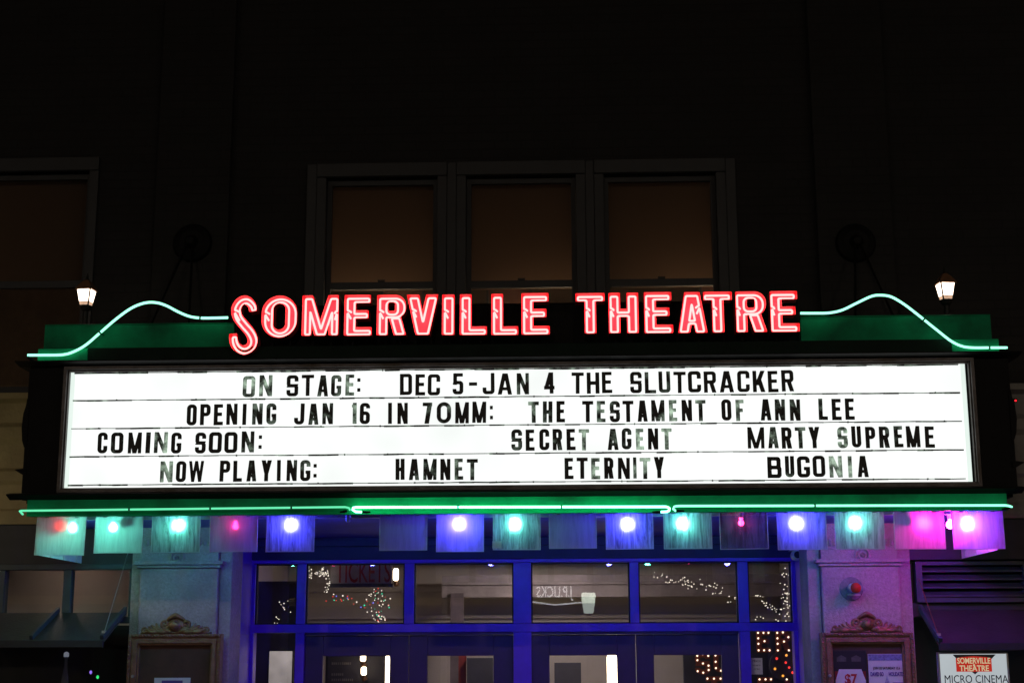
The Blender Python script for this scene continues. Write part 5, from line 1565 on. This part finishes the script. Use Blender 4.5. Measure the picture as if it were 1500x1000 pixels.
# ================================================================== ACROSS THE STREET (seen as reflections in the door glass)
Yo = -13.0
ob = thing('opposite_shops', 'dark brick shop row across the street with a lit shop sign', 'building', (0, Yo, 0))
b = MB(); b.box(-26, 26, Yo - 6, Yo, 0, 8.5); b.build('wall', MT['brick'], ob)
b = MB(); b.box(-26, 26, Yo, Yo + .12, 3.1, 3.3); b.box(-26, 26, Yo, Yo + .22, 8.3, 8.6); b.build('cornice', MT['stone'], ob)
def mirrored(px, py, Y):      # where a thing at depth Y stands to be seen mirrored in the door glass at this pixel
    q = P(px, py, 2 * YD - Y); return Vector((q.x, Y, q.z))
c = mirrored(812, 874, Yo + .15)
t = thing('shop_sign', 'lit white shop sign letters on the building across the street', 'sign', c)
MT['sign_white'] = emit('shop_sign_white', (.9, .9, .95), 4.5, False)
cu = text_mesh('lettering', 'J.P.LICKS', .40, MT['sign_white'], t, 0, 0, 0, bold=.004, sx=.62)
cu.data.transform(Matrix.Translation(c) @ Matrix.Rotation(R(180), 4, 'Z'))
b = MB()
scroll(b, c.x + .15, c.y + .02, c.z + .75, .18, 1.2, 1, 0, .03); scroll(b, c.x + .12, c.y + .02, c.z + 1.05, .12, 1.2, -1, 2, .025)
b.tube([(c.x + .9, c.y + .02, c.z - .12), (c.x, c.y + .02, c.z - .2), (c.x - .7, c.y + .02, c.z - .1)], .02, 6)
b.build('ornament', MT['sign_white'], t)
MT['sg_hi'] = emit('street_globe', (.90, 1.0, .84), 7.5, var=.15, scale=6); MT['sg_lo'] = emit('street_globe_low', (.80, .92, .84), 4.2)
for dx, px, py in ((0, 862, 880), (-9, None, None), (10, None, None)):
    if px: c = mirrored(px, py, -10.5)
    else: c = Vector((c0.x + dx, -10.5, c0.z))
    if px: c0 = c
    t = thing('street_lamp', 'white acorn street lamp across the street' if px else 'white acorn street lamp further along the street', 'street lamp', (c.x, c.y, 0), 'street lamps across the street')
    h = c.z
    b = MB(); b.lathe([(.16, 0), (.16, .3), (.07, .4), (.05, h - .5), (.09, h - .4), (.10, h - .295)], (0, 0, 0), 12); o = b.build('post', MT['iron'], t); o.matrix_parent_inverse = Matrix()
    b = MB(); b.lathe([(.11, h - .29), (.155, h - .05)], (0, 0, 0), 14, 1); b.lathe([(.155, h - .0495), (.18, h + .15), (.165, h + .16), (.165, h + .2)], (0, 0, 0), 14, 0); o = b.build('globe', [MT['sg_hi'], MT['sg_lo']], t); o.matrix_parent_inverse = Matrix()
    b = MB(); b.lathe([(.19, h + .201), (.16, h + .26), (.08, h + .34), (.02, h + .42)], (0, 0, 0), 12); o = b.build('cap', MT['iron'], t); o.matrix_parent_inverse = Matrix()
for x in (-14, -3, 9, 20):  # tall lights kept out of the reflections, added to brighten the front
    t = thing('street_light', 'tall arm street light across the street', 'street light', (x, -11.2, 0), 'tall street lights across the street')
    b = MB(); b.tube([(0, 0, 0), (0, 0, 7.6), (0, .3, 8.1), (0, 1.4, 8.3)], [.09, .06, .04, .035], 10); o = b.build('pole', MT['steel'], t); o.matrix_parent_inverse = Matrix()
    b = MB(); b.box(-.14, .14, 1.3, 1.9, 8.27, 8.36); o = b.build('head', MT['steel'], t); o.matrix_parent_inverse = Matrix()
    b = MB(); b.add([(-.12, 1.35, 8.262), (.12, 1.35, 8.262), (.12, 1.85, 8.262), (-.12, 1.85, 8.262), (-.08, 1.42, 8.18), (.08, 1.42, 8.18), (.08, 1.8, 8.18), (-.08, 1.8, 8.18)], [(0, 1, 2, 3), (4, 5, 6, 7), (0, 1, 5, 4), (1, 2, 6, 5), (2, 3, 7, 6), (3, 0, 4, 7)])
    o = b.build('lens', MT['street_lens'], t); o.matrix_parent_inverse = Matrix()
# lamps added out of view at both ends to brighten the lower walls
for x, pw, nm in ((-6.6, 26, 'left'), (7.4, 9, 'right')):
    t = thing('shop_lamp', 'wall lamp of the neighbouring shop on the %s' % nm, 'wall lamp', (x, YW - .9, 3.05))
    b = MB(); b.lathe([(.03, .10), (.12, .02), (.13, .0)], (0, 0, 0), 14); b.tube([(0, 0, .10), (0, .45, .25), (0, .88, .2)], .015, 8); o = b.build('shade', MT['iron'], t); o.matrix_parent_inverse = Matrix()
    b = MB(); b.lathe([(.02, .0), (.035, -.04), (.02, -.075), (.003, -.08)], (0, 0, 0), 10); o = b.build('bulb', emit('shop_bulb_' + nm, (1, .86, .6), pw * 40), t); o.matrix_parent_inverse = Matrix()
